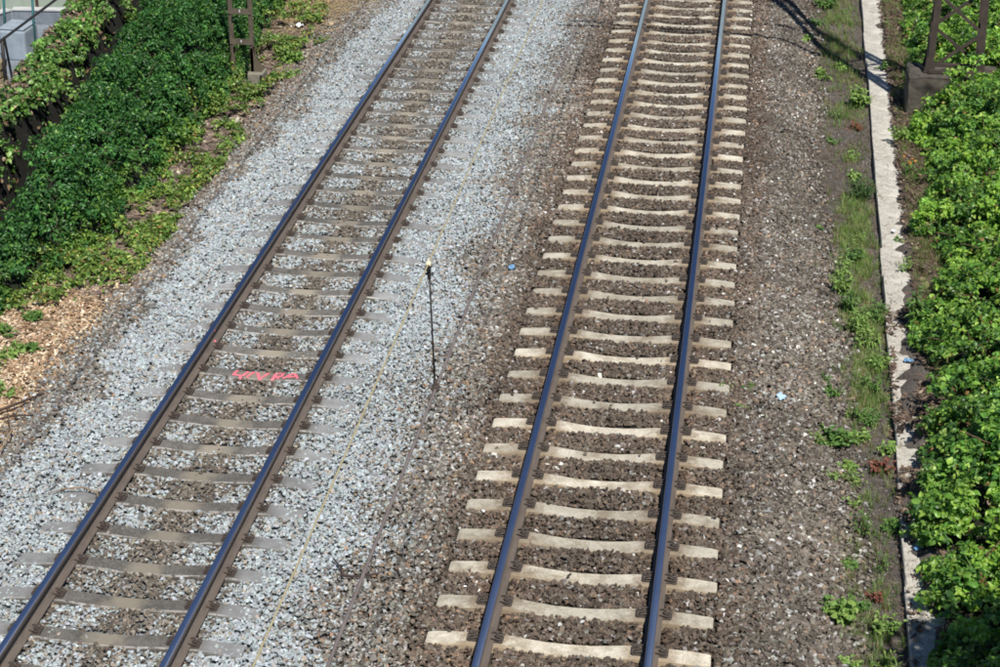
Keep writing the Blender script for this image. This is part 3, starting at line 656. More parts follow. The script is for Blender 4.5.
# ------------------------------------------------------------------ hedge on the far left with its yard
def h_hedge(x, y):
    s = x + .12 * (y - 10)
    a = np.clip((s + 10.35) / .35, 0, 1) ** .6; b = np.clip((-9.22 + .3 * (fbm(x * 0, y, 1.3, 71) - .5) - s) / .18, 0, 1) ** .5
    return (1.25 * a * b) * (.85 + .3 * fbm(x, y, 1.4, 72)) + .12 * (fbm(x, y, 4, 73) - .5) * a * b
hedge = empty('ivy_hedge', (-10, 14, -.4)); tag(hedge, 'ivy-grown hedge with dry brown edge between yard and dark ditch', 'hedge')
c_ = core('undergrowth', (-13.5, -8.2), (6.5, 25), h_hedge, ALL, .1, .14); c_.parent = hedge; c_.data.materials[0] = M_hedge_shade; c_.location = (10, -14, .4)
for k in ('label', 'category'): del c_[k]
pal_ivy = [(4, (.11, .23, .05)), (3, (.17, .32, .07)), (2, (.06, .14, .035)), (1.5, (.28, .42, .12)), (.7, (.30, .20, .12))]
lf = leafmass('foliage', (-13.5, -8.3), (6.5, 24.5), 0, h_hedge, lambda x, y: ((x + .12 * (y - 10) > -9.80) | (rng.random(len(x)) < .1)), (.06, .115), P_BROAD, pal_ivy, None, None, tilt=.6, cl=58, cr=(.08, .18), rag=.12, per=28, hmin=.62)
lf.parent = hedge; lf.location = (10, -14, .4)
x, y = rand_pts(-12.5, -8.6, 7, 24, 240); s = x + .12 * (y - 10); ok = (s > -9.6) & (s < -9.25) & in_view(x, y, 2); x, y = x[ok], y[ok]; n = len(x)
hv = scatter('hanging_leaves', P_BROAD, np.stack([x, y, ground_h(x, y) + h_hedge(x, y) * rng.uniform(.2, 1.1, n) + .05], 1), euler_from(rng.normal(0, .6, (n, 3)) + [.6, -.4, .4], rng.uniform(0, 6.28, n)), rng.uniform(.05, .1, n), pal(n, [(3, (.07, .15, .04)), (2, (.30, .20, .12)), (1, (.2, .13, .09))]), M_leaf)
hv.parent = hedge; hv.location = (10, -14, .4)
# brown dry band on the yard side of the hedge
x, y = rand_pts(-13.5, -9.3, 8, 25, 900); s = x + .12 * (y - 10); ok = (s < -9.66 + .4 * (fbm(x, y, 2, 75) - .5)) & (s > -10.45) & in_view(x, y, 2.5); x, y = x[ok], y[ok]; n = len(x)
dr = scatter('dry_leaves', P_CHIP + P_TWIG[:1], np.stack([x, y, ground_h(x, y) + h_hedge(x, y) * 1.0 + rng.uniform(-.02, .06, n)], 1), euler_from(rng.normal(0, .5, (n, 3)) + [0, 0, 1], rng.uniform(0, 6.28, n)),
        rng.uniform(.05, .11, n), pal(n, [(3, (.20, .15, .115)), (2, (.13, .098, .08)), (1, (.34, .26, .19)), (1, (.09, .065, .055))]), M_litter)
dr.parent = hedge; dr.location = (10, -14, .4)

# ------------------------------------------------------------------ litter on the left: mulch, dead stems; fines at right
def litter(name, xr, yr, dens, mask, protos, size, palette, label, cat, lift=.02, tilt=.35):
    x, y = rand_pts(*xr, *yr, dens); ok = mask(x, y) & in_view(x, y, 2); x, y = x[ok], y[ok]; n = len(x)
    scatter(name, protos, np.stack([x, y, (np.maximum(ground_h(x, y), np.where((x > kerb_x(y)) & (x < kerb_x(y) + .43), -.275, -9)) + .012 if lift == 'kerb' else ground_h(x, y) + lift) + rng.uniform(-.008, .02, n)], 1), euler_from(rng.normal(0, tilt, (n, 3)) + [0, 0, 1], rng.uniform(0, 6.28, n)), rng.uniform(*size, n), pal(n, palette), M_litter, label, cat)
litter('wood_mulch', (-9.6, -6.2), (1.5, 9.2), 1900, lambda x, y: (x < -6.5 + .25 * (fbm(x, y, 2, 80) - .5)) & (y + .5 * (fbm(x, y, 1.5, 81) - .5) < 9.0 + .6 * (x + 6.5)) & (rng.random(len(x)) < .95), P_CHIP, (.03, .075),
       [(4, (.42, .29, .18)), (3, (.28, .18, .11)), (2.5, (.58, .47, .34)), (1.3, (.15, .10, .07)), (.8, (.74, .64, .5))], 'tan wood chips and dry leaves spread beside the left ballast', 'mulch')
litter('dead_stems', (-9.2, -5.9), (7.2, 25), 800, lambda x, y: (x < -6.25 + .35 * (fbm(x, y, 1.6, 82) - .5) + .25 * sst(17, 24, y)), P_TWIG + P_CHIP[:2], (.06, .2),
       [(3, (.22, .17, .135)), (3, (.15, .115, .095)), (1.3, (.36, .29, .21)), (1, (.1, .075, .065)), (.3, (.5, .46, .38))], 'dead grey-brown stems and litter on bare ground at the left', 'litter', .025, .3)
litter('straw', (-8.5, -5.9), (17, 25), 700, lambda x, y: (np.exp(-(((x + 7.3) / .8) ** 2 + ((y - 21.8) / 1.7) ** 2)) > rng.random(len(x))), P_TWIG[::2], (.15, .4), [(3, (.45, .35, .2)), (2, (.34, .25, .15)), (1, (.2, .15, .1))], 'pale dry straw lying at the top of the left bank', 'straw', .05, .3)
litter('pale_straw', (-7.2, -6.3), (7.0, 9), 700, lambda x, y: (np.exp(-(((x + 6.62) / .28) ** 2 + ((y - 8.0) / .5) ** 2)) > rng.random(len(x))), P_CHIP[:2] + P_TWIG[:1], (.05, .12), [(3, (.60, .50, .32)), (2, (.45, .36, .22))], 'pale cut straw lying between the mulch and the ballast', 'straw', .03)
litter('grit', (2.0, 4.0), (-1.9, 25), 2100, lambda x, y: (x > 2.2) & ((x < kerb_x(y) - .02)), P_STONE[:4], (.008, .022), [(4, (.135, .12, .108)), (3, (.09, .08, .07)), (1.5, (.22, .2, .18)), (.25, (.55, .54, .5)), (.6, (.2, .13, .09))], 'fine grey grit between the right ballast and the kerb', 'grit', .005)
litter('dry_twigs', (2.2, 4.3), (-1.9, 25), 230, lambda x, y: rng.random(len(x)) < np.clip(.35 + 1.5 * (fbm(x, y, .8, 84) - .45), 0, 1) * np.where(x > kerb_x(y), sst(14, 6, y) * .8 + .1, 1), P_TWIG, (.05, .2), [(3, (.15, .10, .08)), (2, (.24, .17, .12)), (1, (.3, .13, .09)), (.6, (.38, .32, .22))], 'dry reddish twigs scattered along the kerb', 'twigs', 'kerb', .25)
def m_dirt(x, y):
    kx = kerb_x(y); c = x - kx
    edge = np.clip((c - .30 + .10 * sst(10, 4, y)) / .12, 0, 1) * .75; patch = .55 * np.clip((.14 - c) / .1, 0, 1) * sst(9, 6, y) * (fbm(x, y, 2.5, 87) > .45) + np.exp(-((y - 3.7) / .5) ** 2) * 1.6 + np.exp(-((y - 8.15) / .25) ** 2) * .9 + np.exp(-((y - 5.4) / .4) ** 2) * .8 + .7 * sst(1, -.8, y)
    return (c > -.05) & (c < .75) & (rng.random(len(x)) < np.clip(edge * .9 + patch + (fbm(x, y, 3, 85) - .62) * 1.5 * sst(12, 7, y), 0, 1))
litter('kerb_debris', (3.0, 4.4), (-1.9, 25), 2200, m_dirt, P_CHIP[:3] + P_TWIG[:2], (.025, .08), [(3, (.12, .085, .066)), (2, (.19, .14, .105)), (2, (.075, .055, .045)), (.5, (.33, .26, .19))], 'dark crumbs of soil and dry leaves lying over the kerb edge', 'debris', 'kerb', .3)

# grass strip along the kerb
def grass(name, xr, yr, dens, prob, size, palette, label, protos=P_GRASS):
    x, y = rand_pts(*xr, *yr, dens); ok = (rng.random(len(x)) < prob(x, y)) & (x < kerb_x(y) - .03) | ((rng.random(len(x)) < .0)); ok &= in_view(x, y, 1.5); x, y = x[ok], y[ok]; n = len(x)
    scatter(name, protos, np.stack([x, y, ground_h(x, y)], 1), euler_from(rng.normal(0, .12, (n, 3)) + [0, 0, 1], rng.uniform(0, 6.28, n)), rng.uniform(*size, n), pal(n, palette), M_leaf, label, 'grass')
def pg(x, y):
    c = 2.98 - .03 * (7 - y) * (y < 7)
    band = np.exp(-((x - c - .12 * (vnoise(x * 0, y, .8, 92) - .5)) / .2) ** 2)
    a = band * (sst(4.8, 6.5, y) * sst(13.3, 11.8, y) * 1.0 + .22 * sst(3.3, 1.8, y) * sst(-.6, .8, y) + .10)
    b = np.exp(-((x - 3.02) / .33) ** 2) * sst(14.5, 17, y) * .22
    return np.clip((a + b) * np.clip(.1 + 4.5 * (fbm(x, y, 1.7, 90) - .36), .04, 1.2), 0, 1)
grass('grass', (2.3, 3.5), (-1.5, 25), 900, pg, (.07, .19), [(4, (.20, .31, .08)), (3, (.14, .23, .06)), (3, (.30, .33, .14)), (1, (.28, .22, .13))], 'thin yellowish green grass growing along the kerb')
grass('fine_grass', (2.45, 3.5), (-1.5, 25), 500, lambda x, y: np.clip(.5 * (fbm(x, y, 2.2, 91) - .42) * 4, 0, .8) * (.45 + .55 * sst(12, 17, y)), (.05, .12), [(2, (.15, .19, .08)), (3, (.24, .21, .12)), (2, (.2, .15, .1))], 'short sparse grass on the grey grit')

x, y = rand_pts(3.5, 4.6, 5, 25, 420); c = x - kerb_x(y); ok = (c > .40) & (c < .95) & in_view(x, y, 1.5) & (rng.random(len(x)) < .35 + .5 * (fbm(x, y, 1.6, 95) > .48)); x, y = x[ok], y[ok]; n = len(x)
scatter('verge_grass', P_GRASS + [proto_leaf(.6, 4, .3, .1)], np.stack([x, y, ground_h(x, y)], 1), euler_from(rng.normal(0, .3, (n, 3)) + [0, 0, 1], rng.uniform(0, 6.28, n)), rng.uniform(.07, .17, n), pal(n, [(4, (.18, .25, .07)), (3, (.12, .18, .05)), (3, (.25, .22, .12)), (1, (.2, .13, .08))]), M_leaf, 'dry tangled grass between kerb and brambles', 'grass')
# ------------------------------------------------------------------ individual weeds
def gz(x, y): return float(ground_h(np.array([x]), np.array([y]))[0])
def mesh_mat(name, c1, c2):
    m, n, b = new_mat(name); oi = N(n, 'ShaderNodeNewGeometry')
    r = ramp(n, oi.outputs['Random Per Island'], [(0, c1), (1, c2)]); n.links.new(r, b.inputs['Base Color']); b.inputs['Roughness'].default_value = .5
    t = N(n, 'ShaderNodeBsdfTranslucent'); tc = mixc(n, 1.0, r, (1.2, 1.5, .5), 'MULTIPLY'); n.links.new(tc, t.inputs[0]); mx = N(n, 'ShaderNodeMixShader'); mx.inputs[0].default_value = .25
    n.links.new(b.outputs[0], mx.inputs[1]); n.links.new(t.outputs[0], mx.inputs[2]); n.links.new(mx.outputs[0], n.nodes['Material Output'].inputs[0]); return m
W_GREEN = mesh_mat('weed_green', (.06, .15, .035), (.16, .28, .06)); W_LIGHT = mesh_mat('weed_light', (.12, .24, .05), (.28, .40, .10)); W_DARK = mesh_mat('weed_dark', (.03, .09, .025), (.08, .17, .04)); W_RED = mesh_mat('weed_red', (.16, .045, .04), (.28, .10, .06)); W_FLOWER = mesh_mat('weed_flower', (.75, .2, .02), (.85, .32, .03))
W_STEM = simple('weed_stem', (.08, .09, .03), (.14, .13, .06), 20, .8)
def weed(name, x, y, r, h, nst, nl, ls, mat, label, cat='plant', lance=False, seed=0, z=None, group=None, stem=None):
    q = random.Random(seed * 31 + 5); t = empty(name, (x, y, gz(x, y) if z is None else z)); tag(t, label, cat, group)
    bs, bl = bmesh.new(), bmesh.new(); pr = P_LANCE if lance else P_TRI[1:] + P_BROAD
    for s in range(nst):
        a = q.uniform(0, 6.28); rr = r * math.sqrt(q.random()); top = Vector((math.cos(a) * rr, math.sin(a) * rr, h * q.uniform(.55, 1) * (1.15 - .45 * rr / r))); b = Vector((top.x * .35, top.y * .35, -.01))
        mid = b.lerp(top, .5) + Vector((top.x * -.1, top.y * -.1, h * .08)); tube(bs, [b, mid, top], [.005, .004, .0025], 3)
        for k in range(nl):
            u = (k + .5 + q.uniform(-.3, .3)) / nl; u = u if lance else .25 + .75 * u; c = b.lerp(mid, u * 2) if u < .5 else mid.lerp(top, u * 2 - 1)
            n_ = Vector((q.gauss(0, .45), q.gauss(0, .45) - .1, 1)).normalized(); xa = n_.orthogonal().normalized(); xa.rotate(Matrix.Rotation(q.uniform(0, 6.28), 3, n_)); ya = n_.cross(xa)
            sc_ = ls * q.uniform(.65, 1.2); V, Fc = q.choice(pr); vs = [bl.verts.new(c + (xa * v[0] + ya * v[1] + n_ * v[2]) * sc_) for v in V]
            for f in Fc: bl.faces.new([vs[i] for i in f])
    bm_obj('stems', bs, stem or W_STEM, t); fo = bm_obj('foliage', bl, mat, t); fo['kind'] = 'stuff'; t.children[0]['kind'] = 'stuff'; return t
weed('weed_plant', 2.50, 4.85, .27, .22, 26, 7, .075, W_GREEN, 'low leafy green weed on the ballast edge, widest of those beside the grass strip', seed=1)
weed('weed_plant', 2.47, 1.25, .20, .30, 22, 6, .085, W_LIGHT, 'bright leafy weed nearest the camera at the foot of the right ballast', seed=2)
weed('weed_plant', 2.56, .55, .13, .14, 10, 5, .06, W_LIGHT, 'small pale weed just below the brightest leafy weed', seed=3)
weed('shrub', 3.10, 12.7, .26, .38, 70, 12, .055, W_DARK, 'fine-leaved dark green shrub growing against the kerb', 'shrub', True, seed=4)
weed('weed_plant', 2.74, 9.6, .13, .42, 14, 16, .07, W_LIGHT, 'upright willowherb clump at the top of the grass strip', lance=True, seed=5)
weed('weed_plant', 2.80, 8.5, .15, .40, 16, 16, .075, W_GREEN, 'upright willowherb clump in the middle of the grass strip', lance=True, seed=6)
weed('weed_plant', 2.98, 7.5, .2, .34, 20, 14, .075, W_LIGHT, 'spreading willowherb clump against the grass below the taller ones', lance=True, seed=7)
weed('weed_plant', 3.02, 6.3, .2, .22, 18, 10, .07, W_GREEN, 'leafy weed in the lower grass strip beside the cracked kerb slab', lance=True, seed=8)
for k, (x, y, h_, lb) in enumerate(((2.72, 9.1, .45, 'tall willowherb stems leaning over the ballast edge'), (2.90, 10.2, .3, 'loose leafy clump at the head of the grass strip'), (2.88, 7.9, .42, 'bright willowherb clump leaning to the ballast'), (3.12, 8.3, .34, 'willowherb clump close against the kerb'), (3.08, 6.9, .3, 'dense fine-leaved clump close against the lower kerb'), (2.9, 5.5, .2, 'thin leafy clump where the grass strip ends'))):
    weed('weed_plant', x, y, .19, h_, 24, 15, .07, (W_LIGHT, W_GREEN)[k % 2], lb, lance=True, seed=50 + k)
weed('weed_plant', 3.55, 7.9, .16, .55, 9, 16, .10, W_GREEN, 'tall green weed standing on the right edge of the kerb', lance=True, seed=9)
weed('weed_plant', 1.29, 5.45, .13, .08, 9, 4, .05, W_GREEN, 'small green weed at the end of a pale sleeper', seed=10, group='small weeds by the sleeper ends')
weed('weed_plant', 1.58, 5.5, .14, .09, 9, 4, .05, W_GREEN, 'small green weed on ballast right of another by the sleepers', seed=11, group='small weeds by the sleeper ends')
weed('weed_plant', 1.44, 4.95, .15, .08, 8, 4, .05, W_LIGHT, 'yellowish small weed just below two greener ones by the sleepers', seed=12, group='small weeds by the sleeper ends')
weed('weed_plant', 2.52, 6.0, .16, .2, 10, 6, .065, W_GREEN, 'loose green weed on ballast left of the lower grass strip', seed=13)
weed('weed_plant', 2.72, 5.6, .10, .12, 7, 5, .05, W_LIGHT, 'tiny pale weed above the widest low weed', seed=14)
weed('weed_plant', 2.45, 4.0, .12, .13, 8, 5, .055, W_LIGHT, 'pale weed cluster below the widest low weed, on grit', seed=15)
weed('weed_plant', 2.70, 3.55, .10, .12, 7, 5, .05, W_LIGHT, 'pale weed on bare grit beside the dirt-covered kerb', seed=16)
weed('weed_plant', 3.03, 4.3, .17, .2, 14, 6, .06, W_RED, 'reddish weed beside the buried stretch of kerb', seed=17)
weed('weed_plant', 3.14, 4.75, .14, .2, 10, 6, .07, W_LIGHT, 'light green weed just above the reddish weed', seed=18)
weed('weed_plant', 2.93, 2.35, .16, .26, 14, 8, .045, W_GREEN, 'thin fine-leaved weed on the grit beside the near kerb slab', lance=True, seed=19)
weed('weed_plant', 2.86, 1.7, .12, .14, 10, 6, .045, W_RED, 'low red-stemmed weed on grit near the bottom', seed=20)
weed('weed_plant', 3.20, 17.1, .26, .38, 30, 9, .08, W_LIGHT, 'bright weed against the kerb in the mast shadow', seed=21)
weed('weed_plant', 2.62, 18.6, .24, .2, 16, 6, .08, W_LIGHT, 'yellow-green weed on the ballast edge in the mast shadow', seed=22)
weed('weed_plant', 2.35, 20.6, .2, .15, 10, 5, .08, W_LIGHT, 'yellow-green weed at the upper ballast edge', seed=23)
weed('weed_plant', 2.75, 23.4, .3, .3, 24, 8, .08, W_GREEN, 'leafy weed at the top of the picture by the right ballast', seed=24)
weed('weed_plant', 3.13, 15.9, .13, .16, 10, 6, .06, W_RED, 'small red weed left of the kerb opposite the mast foundation', seed=25)
weed('weed_plant', 2.75, 15.2, .15, .12, 9, 5, .06, W_GREEN, 'small weed on bare grey grit above the dark shrub', seed=26)
weed('weed_plant', 3.0, 14.5, .16, .15, 11, 6, .06, W_LIGHT, 'small pale weed between the red weed and the dark shrub', seed=27)
weed('weed_plant', 2.38, 11.2, .12, .07, 7, 4, .06, W_GREEN, 'flat weed on the ballast edge below the dark shrub', seed=28)
weed('weed_plant', 2.95, 11.0, .18, .22, 15, 8, .055, W_LIGHT, 'pale weed between the dark shrub and the willowherb', lance=True, seed=29)
weed('weed_plant', 3.62, 5.0, .16, .22, 12, 6, .08, W_LIGHT, 'yellowish bramble shoot leaning over the kerb edge', seed=30, z=-.28)
weed('weed_plant', 3.52, 2.9, .18, .25, 14, 6, .085, W_LIGHT, 'light green shoot beside the near clean kerb slab', seed=31, z=-.28)
fl = weed('flowering_plant', 3.86, 13.4, .15, .3, 12, 5, .06, W_GREEN, 'low green plant with small orange flowers at the bramble edge beside the kerb', seed=32)
for k in range(5):
    b = bmesh.new(); V, Fc = proto_floret(); vs = [b.verts.new(Vector(v) * .022) for v in V]; [b.faces.new([vs[i] for i in f]) for f in Fc]
    tube(b, [(0, 0, 0), (0, 0, -.06)], .003, 3); o = bm_obj('flower', b, W_FLOWER, fl); o.location = (rnd.uniform(-.12, .12), rnd.uniform(-.14, .08), .25 + rnd.uniform(-.05, .06)); o.rotation_euler = (rnd.uniform(.1, .8), rnd.uniform(-.4, .4), 0)
weed('weed_plant', -6.95, 17.6, .33, .30, 30, 8, .085, W_LIGHT, 'yellow-green bush right of the left mast', seed=33)
weed('weed_plant', -7.05, 15.4, .2, .22, 16, 6, .08, W_LIGHT, 'pale weed in front of the left mast foundation', seed=34)
weed('weed_plant', -6.65, 16.6, .24, .2, 16, 6, .08, W_LIGHT, 'yellowish weed between the left mast and the ballast', seed=35)
weed('weed_plant', -6.7, 2.9, .14, .2, 14, 6, .075, W_LIGHT, 'yellow-green weed at the left picture edge beside the pale ballast', seed=36)
weed('weed_plant', -7.45, 4.7, .2, .15, 14, 5, .06, W_GREEN, 'low green weed on the lower mulch', seed=37)
weed('weed_plant', -7.75, 5.9, .22, .18, 16, 5, .06, W_GREEN, 'low green weed on the mulch beside the nettles', seed=38)
weed('weed_plant', -7.2, 7.0, .1, .06, 6, 4, .05, W_GREEN, 'tiny green weed in the middle of the mulch', seed=39)

more = [(2.30, 4.7, .14, .13, 'leafy weed on ballast touching the left of the widest low weed'), (2.68, 5.0, .16, .16, 'leafy weed between the widest low weed and the grass'), (2.85, 5.05, .12, .16, 'pale leafy weed below the grass strip end'), (2.42, 6.4, .12, .1, 'small weed on ballast above the loose green weed'), (2.66, 4.35, .1, .1, 'small weed on dark grit right below the widest low weed'),
    (2.60, 2.3, .09, .1, 'tiny weed on ballast edge above the brightest leafy weed'), (2.9, .6, .15, .2, 'loose weed on the grit at the very bottom'), (3.05, 3.1, .12, .16, 'pale weed on grit beside the near kerb slab'), (3.02, 13.6, .14, .15, 'pale weed just above the dark shrub'), (2.80, 16.4, .2, .2, 'yellow-green weed below the mast shadow on the ballast edge'),
    (2.98, 19.2, .2, .16, 'dry green weed above the mast shadow near the kerb'), (2.55, 22.0, .22, .22, 'yellow-green weed on the upper ballast edge, second from the top'), (3.62, 9.8, .15, .25, 'pale shoot at the right kerb edge above the tall green weed'), (3.58, 10.9, .13, .2, 'yellow-green shoot at the right kerb edge opposite the white scrap'), (3.75, 15.0, .16, .3, 'leafy shoot between kerb and mast foundation'), (2.80, 3.0, .2, .3, 'airy thin-stemmed weed on the grit above the red-stemmed one'), (2.95, 1.2, .2, .24, 'airy weed on the shaded grit near the bottom'), (2.62, 1.5, .16, .22, 'thin weed right of the brightest leafy weed'), (2.72, 4.05, .16, .16, 'straggly weed on dark grit left of the buried kerb'), (3.72, 19.0, .18, .25, 'green tuft right of the kerb above the mast foundation')]
for k, (x, y, r_, h_, lb) in enumerate(more): weed('weed_plant', x, y, r_, h_, 15, 7, .06, (W_LIGHT, W_GREEN)[k % 2], lb, lance=k % 3 == 0, seed=80 + k)
for k, (x, y, r_, h_, lb) in enumerate([(-7.46, 5.35, .24, .16, 'leafy weed on the lower mulch near the left picture edge, larger of two'), (-7.25, 5.55, .15, .12, 'leafy weed on the lower mulch touching the larger one'), (-7.15, 4.35, .22, .16, 'yellow-green weed on mulch where the mulch narrows'), (-6.78, 3.0, .2, .22, 'yellow-green weed at the left picture edge below the dark sticks'), (-7.9, 5.2, .2, .18, 'leafy weed at the left picture edge on the lower mulch'), (-7.55, 6.4, .16, .16, 'leafy weed hanging from the nettles onto the mulch'), (-7.0, 8.3, .22, .22, 'light green clump between nettles and pale straw'), (-7.35, 8.0, .22, .3, 'light green clump at the foot of the nettle bank'), (-6.95, 3.4, .14, .14, 'yellow-green weed on mulch above the dry branch'), (-7.1, 14.0, .2, .2, 'pale weed among dead stems below the left mast'), (-6.85, 13.0, .15, .13, 'small pale weed on the dead stems'), (-6.6, 18.6, .2, .18, 'yellow-green weed beside the white paper scrap'), (-7.3, 18.4, .3, .35, 'green bush behind the left mast')]):
    weed('weed_plant', x, y, r_, h_, 20, 7, .065, (W_LIGHT, W_GREEN)[k % 2], lb, seed=120 + k)
# ------------------------------------------------------------------ lattice mast, right
lm = empty('lattice_mast', (4.7, 16.75, .45)); tag(lm, 'brown steel lattice mast on a mossy concrete block among brambles', 'mast')
bm = bmesh.new()
def mp_(x, y, z): return (x, y, z)
HT = 11.0; W0, D0 = .41, .17
def legp(sx, sy, z): k = max(.3, 1 - .088 * z); return Vector((sx * W0 * k, sy * D0 * (1 - .02 * z), z))
for sx in (-1, 1):
    for sy in (-1, 1):
        b = bmesh.new(); a0, a1 = legp(sx, sy, 0), legp(sx, sy, HT)
        bar(b, a0, a1, .105, .012); bar(b, a0 + Vector((sx * .042, -sy * .045, 0)), a1 + Vector((sx * .042, -sy * .045, 0)), .012, .085)
        bm_obj('leg', b, M_mast, lm)
z = .08; k = 0; dz = .62
while z < HT - dz:
    for sy in (-1, 1):
        s = (1 if k % 2 == 0 else -1) * (-sy)
        b = bmesh.new(); p0 = legp(-s, sy, z) + Vector((0, sy * .014, 0)); p1 = legp(s, sy, z + dz) + Vector((0, sy * .014, 0)); bar(b, p0, p1, .055, .008)
        bm_obj('brace', b, M_mast, lm)
    for sx in (-1, 1):
        s = (1 if k % 2 == 0 else -1); b = bmesh.new(); bar(b, legp(sx, -s, z) + Vector((sx * .052, 0, 0)), legp(sx, s, z + dz) + Vector((sx * .052, 0, 0)), .04, .008, (1, 0, 0)); bm_obj('brace', b, M_mast, lm)
    z += dz; k += 1
    if z > 2.2: dz = .40
ZB = lambda z_: z_ - .45
for nm, p0, p1, r_ in (('bracket_tube', (-.25, -.25, ZB(5.35)), (-4.95, -.25, ZB(6.30)), .032), ('top_tie', (-.2, -.25, ZB(7.1)), (-4.9, -.25, ZB(6.34)), .018), ('steady_tube', (-.25, -.22, ZB(5.40)), (-5.3, -.24, ZB(5.80)), .026), ('steady_arm', (-5.25, -.24, ZB(5.78)), (-4.86, -.25, ZB(5.54)), .014)):
    b = bmesh.new(); tube(b, [p0, p1], r_, 8); bm_obj(nm, b, M_mast, lm, True)
for nm, c_0, c_1 in (('insulator', (-.45, -.25, ZB(5.39)), (-.95, -.25, ZB(5.49))), ('insulator', (-.45, -.25, ZB(7.06)), (-.85, -.25, ZB(6.99)))):
    b = bmesh.new(); P0, P1 = Vector(c_0), Vector(c_1); tube(b, [P0.lerp(P1, k / 14) for k in range(15)], [.07 if k % 2 else .04 for k in range(15)], 10); bm_obj(nm, b, M_block2, lm, True)
for sx in (-1, 1):   # gusset shoes
    for sy in (-1, 1):
        b = bmesh.new(); vs = [b.verts.new(v) for v in ((sx * .41 - .10, sy * .19, 0), (sx * .41 + .10, sy * .19, 0), (sx * .41 + .045, sy * .19, .28), (sx * .41 - .045, sy * .19, .28))]
        f = b.faces.new(vs); r_ = bmesh.ops.extrude_face_region(b, geom=[f])
        for v in [g for g in r_['geom'] if isinstance(g, bmesh.types.BMVert)]: v.co.y += sy * .012
        bm_obj('gusset', b, M_mast, lm)
for sy in (-1, 1):
    b = bmesh.new(); box(b, (0, sy * .2, .03), (.86, .07, .05)); bm_obj('base_beam', b, M_mast, lm)
b = bmesh.new(); box(b, (0, 0, -.5), (1.5, .8, .98), None, .035)
bmesh.ops.subdivide_edges(b, edges=[e for e in b.edges if e.calc_length() > .3], cuts=6, use_grid_fill=True)
for v in b.verts: v.co += Vector((rnd.uniform(-.012, .012), rnd.uniform(-.012, .012), rnd.uniform(-.012, .012)))
bm_obj('foundation', b, M_block, lm); lm.children[-1].location = (0, 0, 0)

# ------------------------------------------------------------------ channel mast, left
cm = empty('channel_mast', (-7.16, 16.0, -.2)); tag(cm, 'rusty twin-channel steel mast with flat battens on a small concrete foot', 'mast')
xl, xr_ = -.40, -.05
for xx, zb in ((xl, .15), (xr_, .3)):
    b = bmesh.new(); bar(b, (xx, 0, zb), (xx * .97, 0, 9.5), .012, .11); bar(b, (xx + .025, -.05, zb), (xx * .97 + .025, -.05, 9.5), .045, .01); bar(b, (xx + .025, .05, zb), (xx * .97 + .025, .05, 9.5), .045, .01); bm_obj('leg', b, M_mast2, cm)
for zc in (.83, 1.36, 1.95, 2.55, 3.2, 3.9, 4.7, 5.5):
    b = bmesh.new(); box(b, ((xl + xr_) / 2 + .03, -.066, zc), (.40, .010, .10)); bm_obj('batten', b, M_mast2, cm)
    b = bmesh.new(); box(b, ((xl + xr_) / 2 + .03, -.073, zc + .01), (.015, .006, .045)); bm_obj('bolt', b, M_white, cm)
b = bmesh.new()   # flared foot
pr = [(-.06, .30), (.14, .30), (.14, .37), (.03, .50), (.0, .72), (-.045, .72), (-.06, .6)]
for yy in (-.055, .045):
    f = b.faces.new([b.verts.new((a, yy, c)) for a, c in pr]); r_ = bmesh.ops.extrude_face_region(b, geom=[f])
    for v in [g for g in r_['geom'] if isinstance(g, bmesh.types.BMVert)]: v.co.y += .012
bm_obj('foot_bracket', b, M_mast2, cm)
b = bmesh.new(); box(b, (.04, 0, .1), (.27, .34, .4), None, .015); bm_obj('foundation', b, M_block2, cm)
b = bmesh.new(); box(b, (.155, -.19, .14), (.035, .03, .3), None, .004); bm_obj('earth_strap', b, M_dark, cm)

# ------------------------------------------------------------------ the yard, top left
ya = empty('yard_wall', (-12.9, 19.8, -.5)); tag(ya, 'low slate-blue concrete wall with pale cap round the yard corner', 'wall')
def wallseg(a, b_, h0, h1, th, par, nm, mat):
    b = bmesh.new(); a = Vector(a); b_ = Vector(b_); L = (b_ - a).length; ang = math.atan2(b_.y - a.y, b_.x - a.x)
    box(b, ((a.x + b_.x) / 2, (a.y + b_.y) / 2, (h0 + h1) / 2), (L, th, h1 - h0), Matrix.Rotation(ang, 3, 'Z'), .006); return bm_obj(nm, b, mat, par)
wl = [((-.3, .35), (1.6, .55)), ((-.36, .28), (-1.5, -1.9))]
for p0, p1 in wl:
    wallseg((*p0, 0), (*p1, 0), -.15, .27, .14, ya, 'wall_body', M_bluewall); wallseg((*p0, 0), (*p1, 0), .272, .31, .18, ya, 'wall_cap', M_wallcap)
bx = empty('plaster_box', (-12.27, 18.1, -.5)); tag(bx, 'pale blue-grey rounded box standing in the yard corner', 'box')
b = bmesh.new(); box(b, (0, 0, .27), (.52, .62, .6), Matrix.Rotation(-.05, 3, 'Z'), .05); bm_obj('body', b, M_bluebox, bx)
b = bmesh.new(); box(b, (0, .0, .585), (.50, .60, .03), Matrix.Rotation(-.05, 3, 'Z'), .012); bm_obj('lid', b, M_bluebox, bx)
gw = empty('panel_fence', (-12.2, 20.95, -.5)); tag(gw, 'pale green panel fence at the back of the yard', 'fence')
for k in range(5):
    b = bmesh.new(); box(b, (-1.2 + k * .82, 0, .9), (.80, .03, 1.8), None, .004); bm_obj('panel', b, M_greenwall, gw)
    b = bmesh.new(); box(b, (-1.62 + k * .82, -.03, .92), (.05, .05, 1.9)); bm_obj('post', b, M_brown, gw)
ds = empty('plank_wall', (-15.0, 20.9, -.5)); tag(ds, 'dark brown plank wall at the far left corner of the yard', 'wall')
for k in range(8):
    b = bmesh.new(); box(b, (-.2 + k * .155, rnd.uniform(-.008, .008), .8), (.145, .03, 1.6)); bm_obj('plank', b, M_brown, ds)
